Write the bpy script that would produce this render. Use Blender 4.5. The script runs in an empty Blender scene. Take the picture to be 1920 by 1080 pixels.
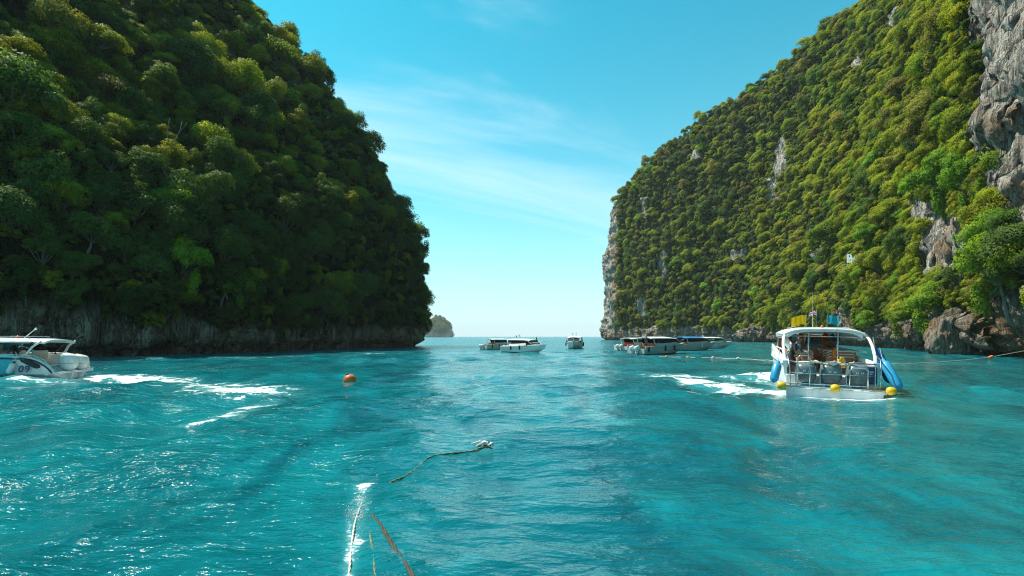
import bpy, bmesh, math, random
import numpy as np
from mathutils import Vector, Matrix

# ------------------------------------------------------------------ camera, sky, sun, exposure
scn = bpy.context.scene
COL = scn.collection
CAM_H, F_PX = 2.0, 1000.0
cam_d = bpy.data.cameras.new('camera'); cam = bpy.data.objects.new('camera', cam_d); COL.objects.link(cam)
cam.location = (0, 0, CAM_H); cam.rotation_euler = (math.radians(90), 0, 0)
cam_d.sensor_width = 36; cam_d.lens = 36 * F_PX / 1920; cam_d.shift_y = 91 / 1920
cam_d.clip_start = 0.1; cam_d.clip_end = 40000
scn.camera = cam

SUN_AZ, SUN_EL = math.radians(-60), math.radians(58)      # azimuth from +Y, positive to +X
sv = Vector((math.sin(SUN_AZ) * math.cos(SUN_EL), math.cos(SUN_AZ) * math.cos(SUN_EL), math.sin(SUN_EL)))
sun_d = bpy.data.lights.new('sun', 'SUN'); sun = bpy.data.objects.new('sun', sun_d); COL.objects.link(sun)
sun_d.energy = 5.0; sun_d.angle = math.radians(0.5); sun_d.color = (1.0, 0.94, 0.82)
sun.rotation_euler = sv.to_track_quat('Z', 'Y').to_euler()

world = bpy.data.worlds.new('World'); scn.world = world; world.use_nodes = True
wt = world.node_tree; wt.nodes.clear()
def wn(t, **k):
    n = wt.nodes.new(t)
    for a, b in k.items(): setattr(n, a, b)
    return n
sky = wn('ShaderNodeTexSky', sky_type='NISHITA', sun_disc=False)
sky.sun_elevation = SUN_EL; sky.sun_rotation = SUN_AZ
sky.altitude = 0; sky.air_density = 1.0; sky.dust_density = 0.6; sky.ozone_density = 1.5
tint = wn('ShaderNodeMix', data_type='RGBA', blend_type='MULTIPLY'); tint.inputs['Factor'].default_value = 1
tint.inputs['B'].default_value = (0.09, 1.36, 1.20, 1)
wt.links.new(sky.outputs[0], tint.inputs['A'])
geo = wn('ShaderNodeTexCoord'); sep = wn('ShaderNodeSeparateXYZ'); wt.links.new(geo.outputs['Generated'], sep.inputs[0])
def wmath(op, a, b=None, clamp=False):
    n = wn('ShaderNodeMath', operation=op, use_clamp=clamp)
    for i, v in enumerate((a, b)):
        if v is None: continue
        if isinstance(v, (int, float)): n.inputs[i].default_value = v
        else: wt.links.new(v, n.inputs[i])
    return n.outputs[0]
zc = wmath('MAXIMUM', sep.outputs['Z'], 0.0)
hz = wmath('POWER', wmath('SUBTRACT', 1.0, zc, True), 5.5)
hmix = wn('ShaderNodeMix', data_type='RGBA'); hmix.inputs['B'].default_value = (7.4, 8.6, 9.0, 1)
wt.links.new(wmath('MULTIPLY', hz, 0.93), hmix.inputs['Factor']); wt.links.new(tint.outputs['Result'], hmix.inputs['A'])
# thin high cloud, the same all the way round
den = wmath('ADD', zc, 0.16)
cx = wmath('DIVIDE', sep.outputs['X'], den); cy = wmath('DIVIDE', sep.outputs['Y'], den)
cmb = wn('ShaderNodeCombineXYZ'); wt.links.new(cx, cmb.inputs[0]); wt.links.new(cy, cmb.inputs[1])
m0 = wn('ShaderNodeMapping'); m0.inputs['Rotation'].default_value = (0, 0, math.radians(-28.7)); wt.links.new(cmb.outputs[0], m0.inputs[0])
mp = wn('ShaderNodeMapping'); mp.inputs['Scale'].default_value = (0.34, 1.6, 1); mp.inputs['Location'].default_value = (3.1, 1.35, 0)
wt.links.new(m0.outputs[0], mp.inputs[0])
cn = wn('ShaderNodeTexNoise'); cn.inputs['Scale'].default_value = 1.1; cn.inputs['Detail'].default_value = 8; cn.inputs['Roughness'].default_value = 0.6; cn.inputs['Distortion'].default_value = 0.9
wt.links.new(mp.outputs[0], cn.inputs['Vector'])
ms_ = wn('ShaderNodeSeparateXYZ'); wt.links.new(m0.outputs[0], ms_.inputs[0])
band = wmath('POWER', 2.718, wmath('MULTIPLY', wmath('POWER', wmath('ABSOLUTE', wmath('DIVIDE', wmath('SUBTRACT', ms_.outputs['Y'], 1.90), 0.26)), 2.0), -1.0))
cv = wmath('ADD', cn.outputs[0], wmath('MULTIPLY', band, 0.20))
cr = wn('ShaderNodeMapRange', interpolation_type='SMOOTHSTEP'); cr.inputs[1].default_value = 0.52; cr.inputs[2].default_value = 0.86; cr.inputs[4].default_value = 0.52
wt.links.new(cv, cr.inputs[0])
cmix = wn('ShaderNodeMix', data_type='RGBA'); cmix.inputs['B'].default_value = (6.3, 8.0, 8.8, 1)
wt.links.new(cr.outputs[0], cmix.inputs['Factor']); wt.links.new(hmix.outputs['Result'], cmix.inputs['A'])
bg = wn('ShaderNodeBackground'); bg.inputs['Strength'].default_value = 0.095
wt.links.new(cmix.outputs['Result'], bg.inputs['Color'])
wo = wn('ShaderNodeOutputWorld'); wt.links.new(bg.outputs[0], wo.inputs['Surface'])

vs = scn.view_settings
vs.view_transform = 'Standard'; vs.look = 'None'; vs.exposure = 0.62; vs.gamma = 1.0; vs.use_curve_mapping = False
scn.cycles.use_denoising = True; scn.cycles.denoising_prefilter = 'NONE'; scn.cycles.filter_width = 1.1; scn.cycles.sample_clamp_direct = 3.5; scn.cycles.max_bounces = 8; scn.cycles.transparent_max_bounces = 8
scn.cycles.diffuse_bounces = 3; scn.cycles.glossy_bounces = 3; scn.cycles.sample_clamp_indirect = 6

rng = np.random.default_rng(7); random.seed(7)
# ------------------------------------------------------------------ helpers
def at(px, py, Y):
    """world point seen at pixel (px, py) of the 1920x1080 photograph at depth Y"""
    return Vector(((px - 960) / F_PX * Y, Y, CAM_H - (py - 631) / F_PX * Y))
def on_sea(px, py):
    return at(px, py, CAM_H * F_PX / (py - 631))
def to_px(P):
    P = np.asarray(P, float)
    Y = np.where(np.abs(P[..., 1]) < 1e-6, 1e-6, P[..., 1])
    return 960 + P[..., 0] / Y * F_PX, 631 - (P[..., 2] - CAM_H) / Y * F_PX

def _h(i, j, k, s):
    with np.errstate(over='ignore'):
        n = (i.astype(np.int64) * 374761393 + j.astype(np.int64) * 668265263 + k.astype(np.int64) * 2147483647 + s * 974634353) & 0xFFFFFFFF
        n = ((n ^ (n >> 13)) * 1274126177) & 0xFFFFFFFF
        n = (n ^ (n >> 16)) * 2246822519 & 0xFFFFFFFF
    return ((n ^ (n >> 15)) & 0xFFFFFF) / float(0xFFFFFF) * 2 - 1
def vnoise(x, y, z, s=0):
    xi, yi, zi = np.floor(x), np.floor(y), np.floor(z)
    fx, fy, fz = x - xi, y - yi, z - zi
    fx, fy, fz = [f * f * f * (f * (f * 6 - 15) + 10) for f in (fx, fy, fz)]
    r = 0
    for dx in (0, 1):
        for dy in (0, 1):
            for dz in (0, 1):
                w = (fx if dx else 1 - fx) * (fy if dy else 1 - fy) * (fz if dz else 1 - fz)
                r = r + w * _h(xi + dx, yi + dy, zi + dz, s)
    return r
def fbm(x, y, z, o=4, s=0, g=0.5):
    r, a, t = 0, 1.0, 0
    for k in range(o):
        r = r + a * vnoise(x * 2 ** k + 17 * k, y * 2 ** k + 5 * k, z * 2 ** k - 9 * k, s + k); t += a; a *= g
    return r / t

class MB:
    """collects geometry for ONE mesh object"""
    def __init__(s): s.v = []; s.f = []; s.m = []
    def add(s, vs_, fs, m=0):
        o = len(s.v); s.v += [tuple(p) for p in vs_]; s.f += [tuple(i + o for i in f) for f in fs]; s.m += [m] * len(fs); return s
    def box(s, c, d, m=0, rot=None):
        hx, hy, hz_ = d[0] / 2, d[1] / 2, d[2] / 2
        P = [Vector((a * hx, b * hy, e * hz_)) for e in (-1, 1) for a, b in ((-1, -1), (1, -1), (1, 1), (-1, 1))]
        if rot is not None: P = [rot @ p for p in P]
        return s.add([p + Vector(c) for p in P], [(3, 2, 1, 0), (4, 5, 6, 7), (0, 1, 5, 4), (1, 2, 6, 5), (2, 3, 7, 6), (3, 0, 4, 7)], m)
    def tube(s, pts, r, n=8, m=0, cap=True):
        pts = [Vector(p) for p in pts]; R = r if hasattr(r, '__len__') else [r] * len(pts)
        vs_, fs = [], []; up = None
        for i, p in enumerate(pts):
            t = (pts[min(i + 1, len(pts) - 1)] - pts[max(i - 1, 0)])
            t = t.normalized() if t.length > 1e-9 else Vector((0, 0, 1))
            if up is None: up = t.orthogonal().normalized()
            up = (up - t * up.dot(t)); up = up.normalized() if up.length > 1e-6 else t.orthogonal().normalized()
            b = t.cross(up)
            for k in range(n):
                a = 2 * math.pi * k / n; vs_.append(p + (up * math.cos(a) + b * math.sin(a)) * R[i])
        for i in range(len(pts) - 1):
            for k in range(n): fs.append((i * n + k, i * n + (k + 1) % n, (i + 1) * n + (k + 1) % n, (i + 1) * n + k))
        if cap: fs.append(tuple(range(n - 1, -1, -1))); fs.append(tuple((len(pts) - 1) * n + k for k in range(n)))
        return s.add(vs_, fs, m)
    def loft(s, rings, m=0, closed=False, cap=False):
        n = len(rings[0]); vs_ = [p for r in rings for p in r]; fs = []
        for i in range(len(rings) - 1):
            for k in range(n if closed else n - 1):
                k2 = (k + 1) % n; fs.append((i * n + k, i * n + k2, (i + 1) * n + k2, (i + 1) * n + k))
        if cap: fs.append(tuple(range(n - 1, -1, -1))); fs.append(tuple((len(rings) - 1) * n + k for k in range(n)))
        return s.add(vs_, fs, m)
    def lathe(s, prof, n=12, axis=None, o=(0, 0, 0), m=0):
        axis = Vector(axis or (0, 0, 1)).normalized(); e1 = axis.orthogonal().normalized(); e2 = axis.cross(e1); o = Vector(o)
        return s.loft([[o + axis * z + (e1 * math.cos(2 * math.pi * k / n) + e2 * math.sin(2 * math.pi * k / n)) * max(r, 1e-4) for k in range(n)] for r, z in prof], m, True, True)
    def build(s, name, mat, parent=None, smooth=False, bevel=0, subsurf=0):
        me = bpy.data.meshes.new(name); me.from_pydata(s.v, [], s.f)
        for x in (mat if isinstance(mat, (list, tuple)) else [mat]): me.materials.append(x)
        if any(s.m): me.polygons.foreach_set('material_index', s.m)
        bm = bmesh.new(); bm.from_mesh(me); bmesh.ops.recalc_face_normals(bm, faces=bm.faces); bm.to_mesh(me); bm.free()
        if smooth: me.shade_smooth()
        o = bpy.data.objects.new(name, me); COL.objects.link(o)
        if parent: o.parent = parent
        if bevel:
            b = o.modifiers.new('bevel', 'BEVEL'); b.width = bevel; b.segments = 2; b.limit_method = 'ANGLE'
        if subsurf:
            b = o.modifiers.new('subsurf', 'SUBSURF'); b.levels = subsurf; b.render_levels = subsurf
        return o
def empty(name, loc=(0, 0, 0), rz=0):
    o = bpy.data.objects.new(name, None); COL.objects.link(o); o.location = loc; o.rotation_euler = (0, 0, rz); o.empty_display_size = 0.2; return o
def tag(o, label, cat, group=None):
    o['label'] = label; o['category'] = cat
    if group: o['group'] = group
    return o

def grid_mesh(name, P, mat, smooth=True, attrs=None):
    nu, nv = P.shape[:2]
    me = bpy.data.meshes.new(name)
    me.vertices.add(nu * nv); me.vertices.foreach_set('co', P.reshape(-1).astype(np.float32))
    i, j = np.meshgrid(np.arange(nu - 1), np.arange(nv - 1), indexing='ij')
    a = (i * nv + j).ravel(); q = np.stack([a, a + nv, a + nv + 1, a + 1], 1)
    me.loops.add(q.size); me.loops.foreach_set('vertex_index', q.ravel().astype(np.int32))
    me.polygons.add(len(q)); me.polygons.foreach_set('loop_start', np.arange(0, q.size, 4, dtype=np.int32))
    me.update(calc_edges=True)
    for k, val in (attrs or {}).items():
        at_ = me.attributes.new(k, 'FLOAT', 'POINT'); at_.data.foreach_set('value', val.reshape(-1).astype(np.float32))
    if smooth: me.shade_smooth()
    me.materials.append(mat)
    o = bpy.data.objects.new(name, me); COL.objects.link(o); return o

# ------------------------------------------------------------------ materials
class NT:
    def __init__(s, name):
        s.mat = bpy.data.materials.new(name); s.mat.use_nodes = True; s.t = s.mat.node_tree; s.t.nodes.clear()
        s.out = s.n('ShaderNodeOutputMaterial')
    def n(s, t, **k):
        x = s.t.nodes.new(t)
        for a, b in k.items(): setattr(x, a, b)
        return x
    def l(s, a, b): s.t.links.new(a, b)
    def put(s, inp, v):
        if isinstance(v, bpy.types.NodeSocket): s.l(v, inp)
        elif isinstance(v, (tuple, list)): inp.default_value = tuple(v) if len(v) == 4 or inp.type == 'VECTOR' else tuple(v) + (1,)
        else: inp.default_value = v
    def noise(s, scale, vec=None, detail=4, rough=0.55, dist=0.0):
        x = s.n('ShaderNodeTexNoise'); x.inputs['Scale'].default_value = scale; x.inputs['Detail'].default_value = detail; x.inputs['Roughness'].default_value = rough; x.inputs['Distortion'].default_value = dist
        if vec is not None: s.l(vec, x.inputs['Vector'])
        return x.outputs[0]
    def pos(s, scale=(1, 1, 1), rot=(0, 0, 0), obj=False):
        v = s.n('ShaderNodeTexCoord').outputs['Object'] if obj else s.n('ShaderNodeNewGeometry').outputs['Position']
        m = s.n('ShaderNodeMapping'); m.inputs['Scale'].default_value = scale; m.inputs['Rotation'].default_value = rot; s.l(v, m.inputs[0]); return m.outputs[0]
    def mix(s, f, a, b, blend='MIX'):
        x = s.n('ShaderNodeMix', data_type='RGBA', blend_type=blend); s.put(x.inputs['Factor'], f); s.put(x.inputs['A'], a); s.put(x.inputs['B'], b); return x.outputs['Result']
    def rng(s, v, a, b, c=0.0, d=1.0, smooth=True):
        x = s.n('ShaderNodeMapRange'); x.interpolation_type = 'SMOOTHSTEP' if smooth else 'LINEAR'; s.put(x.inputs[0], v)
        for i, q in enumerate((a, b, c, d)): x.inputs[i + 1].default_value = q
        return x.outputs[0]
    def math(s, op, a, b=0.0, clamp=False):
        x = s.n('ShaderNodeMath', operation=op, use_clamp=clamp); s.put(x.inputs[0], a); s.put(x.inputs[1], b); return x.outputs[0]
    def bump(s, h, strength, dist, nrm=None):
        x = s.n('ShaderNodeBump'); x.inputs['Strength'].default_value = strength; x.inputs['Distance'].default_value = dist; s.l(h, x.inputs['Height'])
        if nrm is not None: s.l(nrm, x.inputs['Normal'])
        return x.outputs[0]
    def attr(s, name):
        return s.n('ShaderNodeAttribute', attribute_name=name).outputs['Fac']
    def prin(s, col, rough=0.5, **k):
        p = s.n('ShaderNodeBsdfPrincipled'); s.put(p.inputs['Base Color'], col); s.put(p.inputs['Roughness'], rough)
        for a, b in k.items(): s.put(p.inputs[a.replace('_', ' ')], b)
        return p
    def done(s, sh): s.l(sh, s.out.inputs['Surface']); return s.mat

def simple(name, col, rough=0.45, var=0.12, metal=0.0, scale=3.0, dirt=0.0, **k):
    """painted / moulded surface with slight unevenness and grime"""
    t = NT(name); v = t.pos(obj=True)
    n1 = t.noise(scale, v, 5); n2 = t.noise(scale * 9, v, 3)
    c = t.mix(t.rng(n1, .3, .7), tuple(x * (1 - var) for x in col), tuple(min(1, x * (1 + var)) for x in col))
    if dirt: c = t.mix(t.math('MULTIPLY', t.rng(t.noise(scale * 1.7, t.pos((1, 1, .3), obj=True), 6), .48, .75), dirt), c, (.16, .13, .09))
    p = t.prin(c, t.rng(n2, .2, .8, rough * .8, min(1, rough * 1.25)), Metallic=metal, **k)
    p.inputs['Normal'].default_value = (0, 0, 0)
    t.l(t.bump(n2, .08, .01), p.inputs['Normal'])
    return t.done(p.outputs[0])

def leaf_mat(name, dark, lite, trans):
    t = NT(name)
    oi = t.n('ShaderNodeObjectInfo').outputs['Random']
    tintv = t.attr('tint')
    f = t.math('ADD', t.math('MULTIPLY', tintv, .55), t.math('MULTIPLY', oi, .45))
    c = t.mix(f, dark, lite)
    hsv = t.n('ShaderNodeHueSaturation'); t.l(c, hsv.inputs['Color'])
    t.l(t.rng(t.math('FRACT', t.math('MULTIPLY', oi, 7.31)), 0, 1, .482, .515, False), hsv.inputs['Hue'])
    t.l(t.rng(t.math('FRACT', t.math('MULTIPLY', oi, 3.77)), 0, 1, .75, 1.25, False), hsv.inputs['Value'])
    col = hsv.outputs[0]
    p = t.prin(col, .62); p.inputs['Specular IOR Level'].default_value = .10
    tr = t.n('ShaderNodeBsdfTranslucent'); t.l(t.mix(1.0, col, trans, 'MULTIPLY'), tr.inputs['Color'])
    mx = t.n('ShaderNodeMixShader'); mx.inputs[0].default_value = .40; t.l(p.outputs[0], mx.inputs[1]); t.l(tr.outputs[0], mx.inputs[2])
    return t.done(mx.outputs[0])
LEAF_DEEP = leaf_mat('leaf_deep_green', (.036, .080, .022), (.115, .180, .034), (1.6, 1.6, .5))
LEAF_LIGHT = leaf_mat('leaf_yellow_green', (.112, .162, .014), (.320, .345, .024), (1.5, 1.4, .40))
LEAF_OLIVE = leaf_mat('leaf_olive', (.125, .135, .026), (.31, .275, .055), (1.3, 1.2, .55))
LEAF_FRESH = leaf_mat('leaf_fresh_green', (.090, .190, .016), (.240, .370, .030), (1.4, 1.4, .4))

def bark_mat():
    t = NT('bark'); n = t.noise(3, t.pos((6, 6, 1.2), obj=True), 6)
    p = t.prin(t.mix(n, (.10, .085, .065), (.34, .31, .26)), .85); t.l(t.bump(n, .6, .05), p.inputs['Normal']); return t.done(p.outputs[0])
BARK = bark_mat()

def rock_mat(name, lite, mid, dark, rust, rust_amt, splash):
    t = NT(name)
    v1 = t.pos((1, 1, .22)); v0 = t.pos(); v2 = t.pos((1.6, 1.6, .10))
    n_big = t.noise(.11, v0, 5, .6, .4); n_streak = t.noise(.9, v2, 6, .6, .3); n_mid = t.noise(.55, v1, 7, .62, .5); n_fine = t.noise(3.2, v1, 8, .68)
    n_fl = t.math('ABSOLUTE', t.math('SUBTRACT', t.noise(1.25, t.pos((1, 1, .09)), 4, .55, .35), .5))
    n_pit = t.noise(4.2, v0, 9, .78, .4)
    zz = t.n('ShaderNodeSeparateXYZ'); t.l(v0, zz.inputs[0])
    c = t.mix(t.rng(n_mid, .32, .68), mid, lite)
    c = t.mix(t.math('MULTIPLY', t.rng(n_streak, .49, .64), .75), c, dark)
    c = t.mix(t.math('MULTIPLY', t.rng(n_big, .52, .66), rust_amt), c, rust)
    c = t.mix(t.math('MULTIPLY', t.rng(n_fine, .52, .68), .6), c, dark)
    c = t.mix(t.math('MULTIPLY', t.rng(n_fl, .045, .0), .8), c, dark)
    c = t.mix(t.math('MULTIPLY', t.rng(n_pit, .53, .64), .40), c, dark)
    wet = t.rng(t.math('ADD', zz.outputs['Z'], t.math('MULTIPLY', t.math('SUBTRACT', n_mid, .5), 9.0)), splash, splash * .35)
    c = t.mix(t.math('MULTIPLY', wet, .55), c, t.mix(n_pit, (.085, .060, .038), (.30, .185, .095)))
    c = t.mix(t.rng(t.noise(1.7, v2, 5), .62, .74), c, (.46, .44, .40))
    moss = t.mix(t.rng(n_fine, .35, .7), (.012, .026, .007), (.035, .052, .012))
    c = t.mix(t.attr('veg'), c, moss)
    h = t.math('ADD', t.math('MULTIPLY', n_pit, .55), t.math('ADD', t.math('MULTIPLY', n_mid, .8), t.math('MULTIPLY', t.rng(n_fl, .0, .10), .45)))
    p = t.prin(c, .88); p.inputs['Specular IOR Level'].default_value = .2
    t.l(t.bump(h, 1.0, .9), p.inputs['Normal'])
    return t.done(p.outputs[0])
ROCK_R = rock_mat('limestone_pale', (.66, .60, .52), (.44, .39, .33), (.085, .076, .066), (.40, .20, .08), .85, 9.0)
ROCK_L = rock_mat('limestone_brown', (.62, .52, .37), (.42, .35, .25), (.08, .07, .056), (.36, .20, .09), .7, .8)

def sea_mat():
    t = NT('sea_water')
    v0 = t.pos()
    patch = t.noise(.055, t.pos((1, 1.0, 1), (0, 0, .5)), 4, .55, .6)
    patch2 = t.noise(.42, t.pos((1, .45, 1), (0, 0, -.45)), 5, .6, 1.1)
    f = t.math('ADD', t.math('MULTIPLY', patch, .35), t.math('MULTIPLY', patch2, .65))
    c = t.mix(t.rng(f, .34, .66), (.0005, .064, .084), (.003, .185, .208))
    foam_a = t.attr('foam')
    fn = t.noise(1.15, t.pos((.8, 1.0, 1)), 9, .72, .9)
    fmask = t.rng(t.math('ADD', foam_a, t.math('MULTIPLY', t.math('SUBTRACT', fn, .5), 3.4)), .46, .84)
    fmask = t.math('MULTIPLY', fmask, t.rng(foam_a, .03, .2))
    aer = t.math('MULTIPLY', t.rng(foam_a, .0, .8), .5)
    c = t.mix(aer, c, (.10, .40, .42))
    c = t.mix(fmask, c, (.82, .86, .86))
    b0 = t.noise(.42, t.pos((.7, 1.6, 1), (0, 0, .15)), 3, .5, .3)
    b1 = t.noise(1.5, t.pos((.8, 1.6, 1), (0, 0, .30)), 3, .5, .3)
    b2 = t.noise(5.2, t.pos((.75, 1.5, 1), (0, 0, -.25)), 3, .55, .3)
    b3 = t.noise(17, t.pos((.8, 1.3, 1), (0, 0, .1)), 2, .5)
    calm = t.rng(t.noise(.12, t.pos((1, .6, 1), (0, 0, .4)), 3), .35, .65, .55, 1.15)
    nb = t.bump(t.math('MULTIPLY', b0, t.attr('far')), 1.0, .75)
    nb = t.bump(t.math('MULTIPLY', b1, calm), 1.0, .15, nb)
    nb = t.bump(t.math('MULTIPLY', b2, calm), 1.0, .045, nb)
    nb = t.bump(t.math('MULTIPLY', b3, calm), 1.0, .009, nb)
    p = t.prin(c, t.math('ADD', t.math('MULTIPLY', fmask, .55), t.rng(t.attr('far'), 0, 1, .075, .22, False)), IOR=1.333)
    p.inputs['Specular IOR Level'].default_value = .95
    t.l(nb, p.inputs['Normal'])
    return t.done(p.outputs[0])
SEA = sea_mat()

# ------------------------------------------------------------------ the sea
LEFT_WAKE = [(95, 711), (165, 706), (240, 708), (320, 714), (395, 722), (445, 732), (478, 742)]
LEFT_ARC = [(500, 757), (455, 770), (400, 781), (340, 788), (275, 789)]
RIGHT_WAKE = [(1640, 751), (1560, 748), (1480, 740), (1390, 731), (1300, 716), (1275, 711)]
RIGHT_WAKE2 = [(1470, 712), (1400, 708), (1330, 705), (1255, 703)]
def seg_dist(x, y, pts):
    d = np.full(x.shape, 1e9); tt = np.zeros(x.shape); L = len(pts) - 1
    for i in range(L):
        a, b = pts[i], pts[i + 1]; dx, dy = b[0] - a[0], b[1] - a[1]
        u = np.clip(((x - a[0]) * dx + (y - a[1]) * dy) / (dx * dx + dy * dy), 0, 1)
        q = np.hypot(x - a[0] - u * dx, y - a[1] - u * dy); m = q < d
        d = np.where(m, q, d); tt = np.where(m, (i + u) / L, tt)
    return d, tt
def foam_at(x, y):
    f = np.zeros(x.shape)
    for px, w0, w1, s0, s1 in ((LEFT_WAKE, 1.1, 1.9, .95, .60), (LEFT_ARC, .55, .50, .58, .50), (RIGHT_WAKE, .75, 1.0, 1.0, .70), (RIGHT_WAKE2, 2.3, 1.5, .85, .62), ([(648, 1120), (655, 1075), (660, 1030), (666, 985), (673, 945), (682, 905)], .05, .16, .50, .46)):
        pts = [on_sea(*p) for p in px]; pts = [(p.x, p.y) for p in pts]
        d, tt = seg_dist(x, y, pts); w = w0 + (w1 - w0) * tt; s = s0 + (s1 - s0) * tt
        f = np.maximum(f, s * np.exp(-(d / w) ** 2))
    # broken water at the foot of the left cliff and where ropes enter the sea
    for (px, py, r, s) in ((560, 668, 1.6, .34), (640, 666, 1.6, .40), (700, 663, 1.6, .38), (500, 670, 1.6, .34), (430, 671, 1.2, .32), (60, 716, 1.2, .55), (905, 842, .28, .42), (657, 716, .6, .33), (905, 652, 3.2, .4)):
        p = on_sea(px, py); f = np.maximum(f, s * np.exp(-(((x - p.x) / (r * 2.0)) ** 2 + ((y - p.y) / r) ** 2)))
    return f
wr = np.random.default_rng(3)
WAVES = []
for k in range(54):
    lam = 0.34 * (7.5 / 0.34) ** (k / 53.0); ang = math.radians(-70 + wr.normal(0, 38))
    WAVES.append((lam, math.cos(ang) * 2 * math.pi / lam, math.sin(ang) * 2 * math.pi / lam, wr.uniform(0, 6.28), .0052 * lam * wr.uniform(.6, 1.3) * (1.15 if lam < 1.6 else 1.0)))
def sea_z(x, y, sp=0.0):
    x = np.asarray(x, float); y = np.asarray(y, float); sp = np.broadcast_to(np.asarray(sp, float), x.shape)
    z = np.zeros(x.shape)
    wx = x + .9 * vnoise(x * .35, y * .35, x * 0, 11); wy = y + .9 * vnoise(x * .35, y * .35, x * 0, 12)
    for lam, kx, ky, ph, a in WAVES:
        z += a * np.clip(lam / np.maximum(sp, 1e-4) / 2.5 - .6, 0, 1) * np.sin(kx * wx + ky * wy + ph)
    gust = .75 + .5 * vnoise(x * .06, y * .09, x * 0, 5)
    z = z * gust
    z = z + 1.4 * z * np.abs(z)
    return z
dth = math.radians(0.19); th = list(np.arange(math.radians(-58), math.radians(58), dth)); th += list(np.linspace(math.radians(58), math.radians(302), 70))
th = np.array(th)
rad = [0.6]
while rad[-1] < 14000:
    r = rad[-1]; rad.append(r * (1 + (.012 if r < 12 else .014 if r < 70 else .03 if r < 300 else .09)))
rad = np.array(rad)
TH, RR = np.meshgrid(th, rad, indexing='ij')
SX, SY = np.sin(TH) * RR, np.cos(TH) * RR
SP = np.maximum(np.gradient(RR, axis=1), RR * np.minimum(np.gradient(TH, axis=0), .2))
FO = foam_at(SX, SY)
SZ = sea_z(SX, SY, SP) + FO * np.clip(.6 - SP, 0, 1) * .10 * fbm(SX * 2.2, SY * 2.2, SX * 0, 3, 9)
sea = grid_mesh('sea', np.stack([SX, SY, SZ], -1), SEA, True, {'foam': FO, 'far': np.clip((SP - .25) / 1.6, 0, 1)}); sea['kind'] = 'structure'

# ------------------------------------------------------------------ cliffs
def spline(pts, n, dens=None):
    pts = np.array(pts, float); k = len(pts)
    t = np.linspace(0, k - 1, n) if dens is None else dens
    i = np.clip(np.floor(t).astype(int), 0, k - 2); u = (t - i)[:, None]
    g = lambda q: pts[np.clip(q, 0, k - 1)]
    p0, p1, p2, p3 = g(i - 1), g(i), g(i + 1), g(i + 2)
    return .5 * (2 * p1 + (p2 - p0) * u + (2 * p0 - 5 * p1 + 4 * p2 - p3) * u * u + (3 * p1 - p0 - 3 * p2 + p3) * u ** 3)
def even(pts, step_fn):
    """parameter values spaced so that neighbouring columns lie step_fn(point) metres apart"""
    f = spline(pts, 4000); t = np.linspace(0, len(pts) - 1, 4000)
    out = [0.0]; acc = 0.0
    for k in range(1, 4000):
        acc += np.linalg.norm(f[k, :2] - f[k - 1, :2])
        if acc >= step_fn(f[k]): out.append(t[k]); acc = 0
    return np.array(out)

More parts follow.
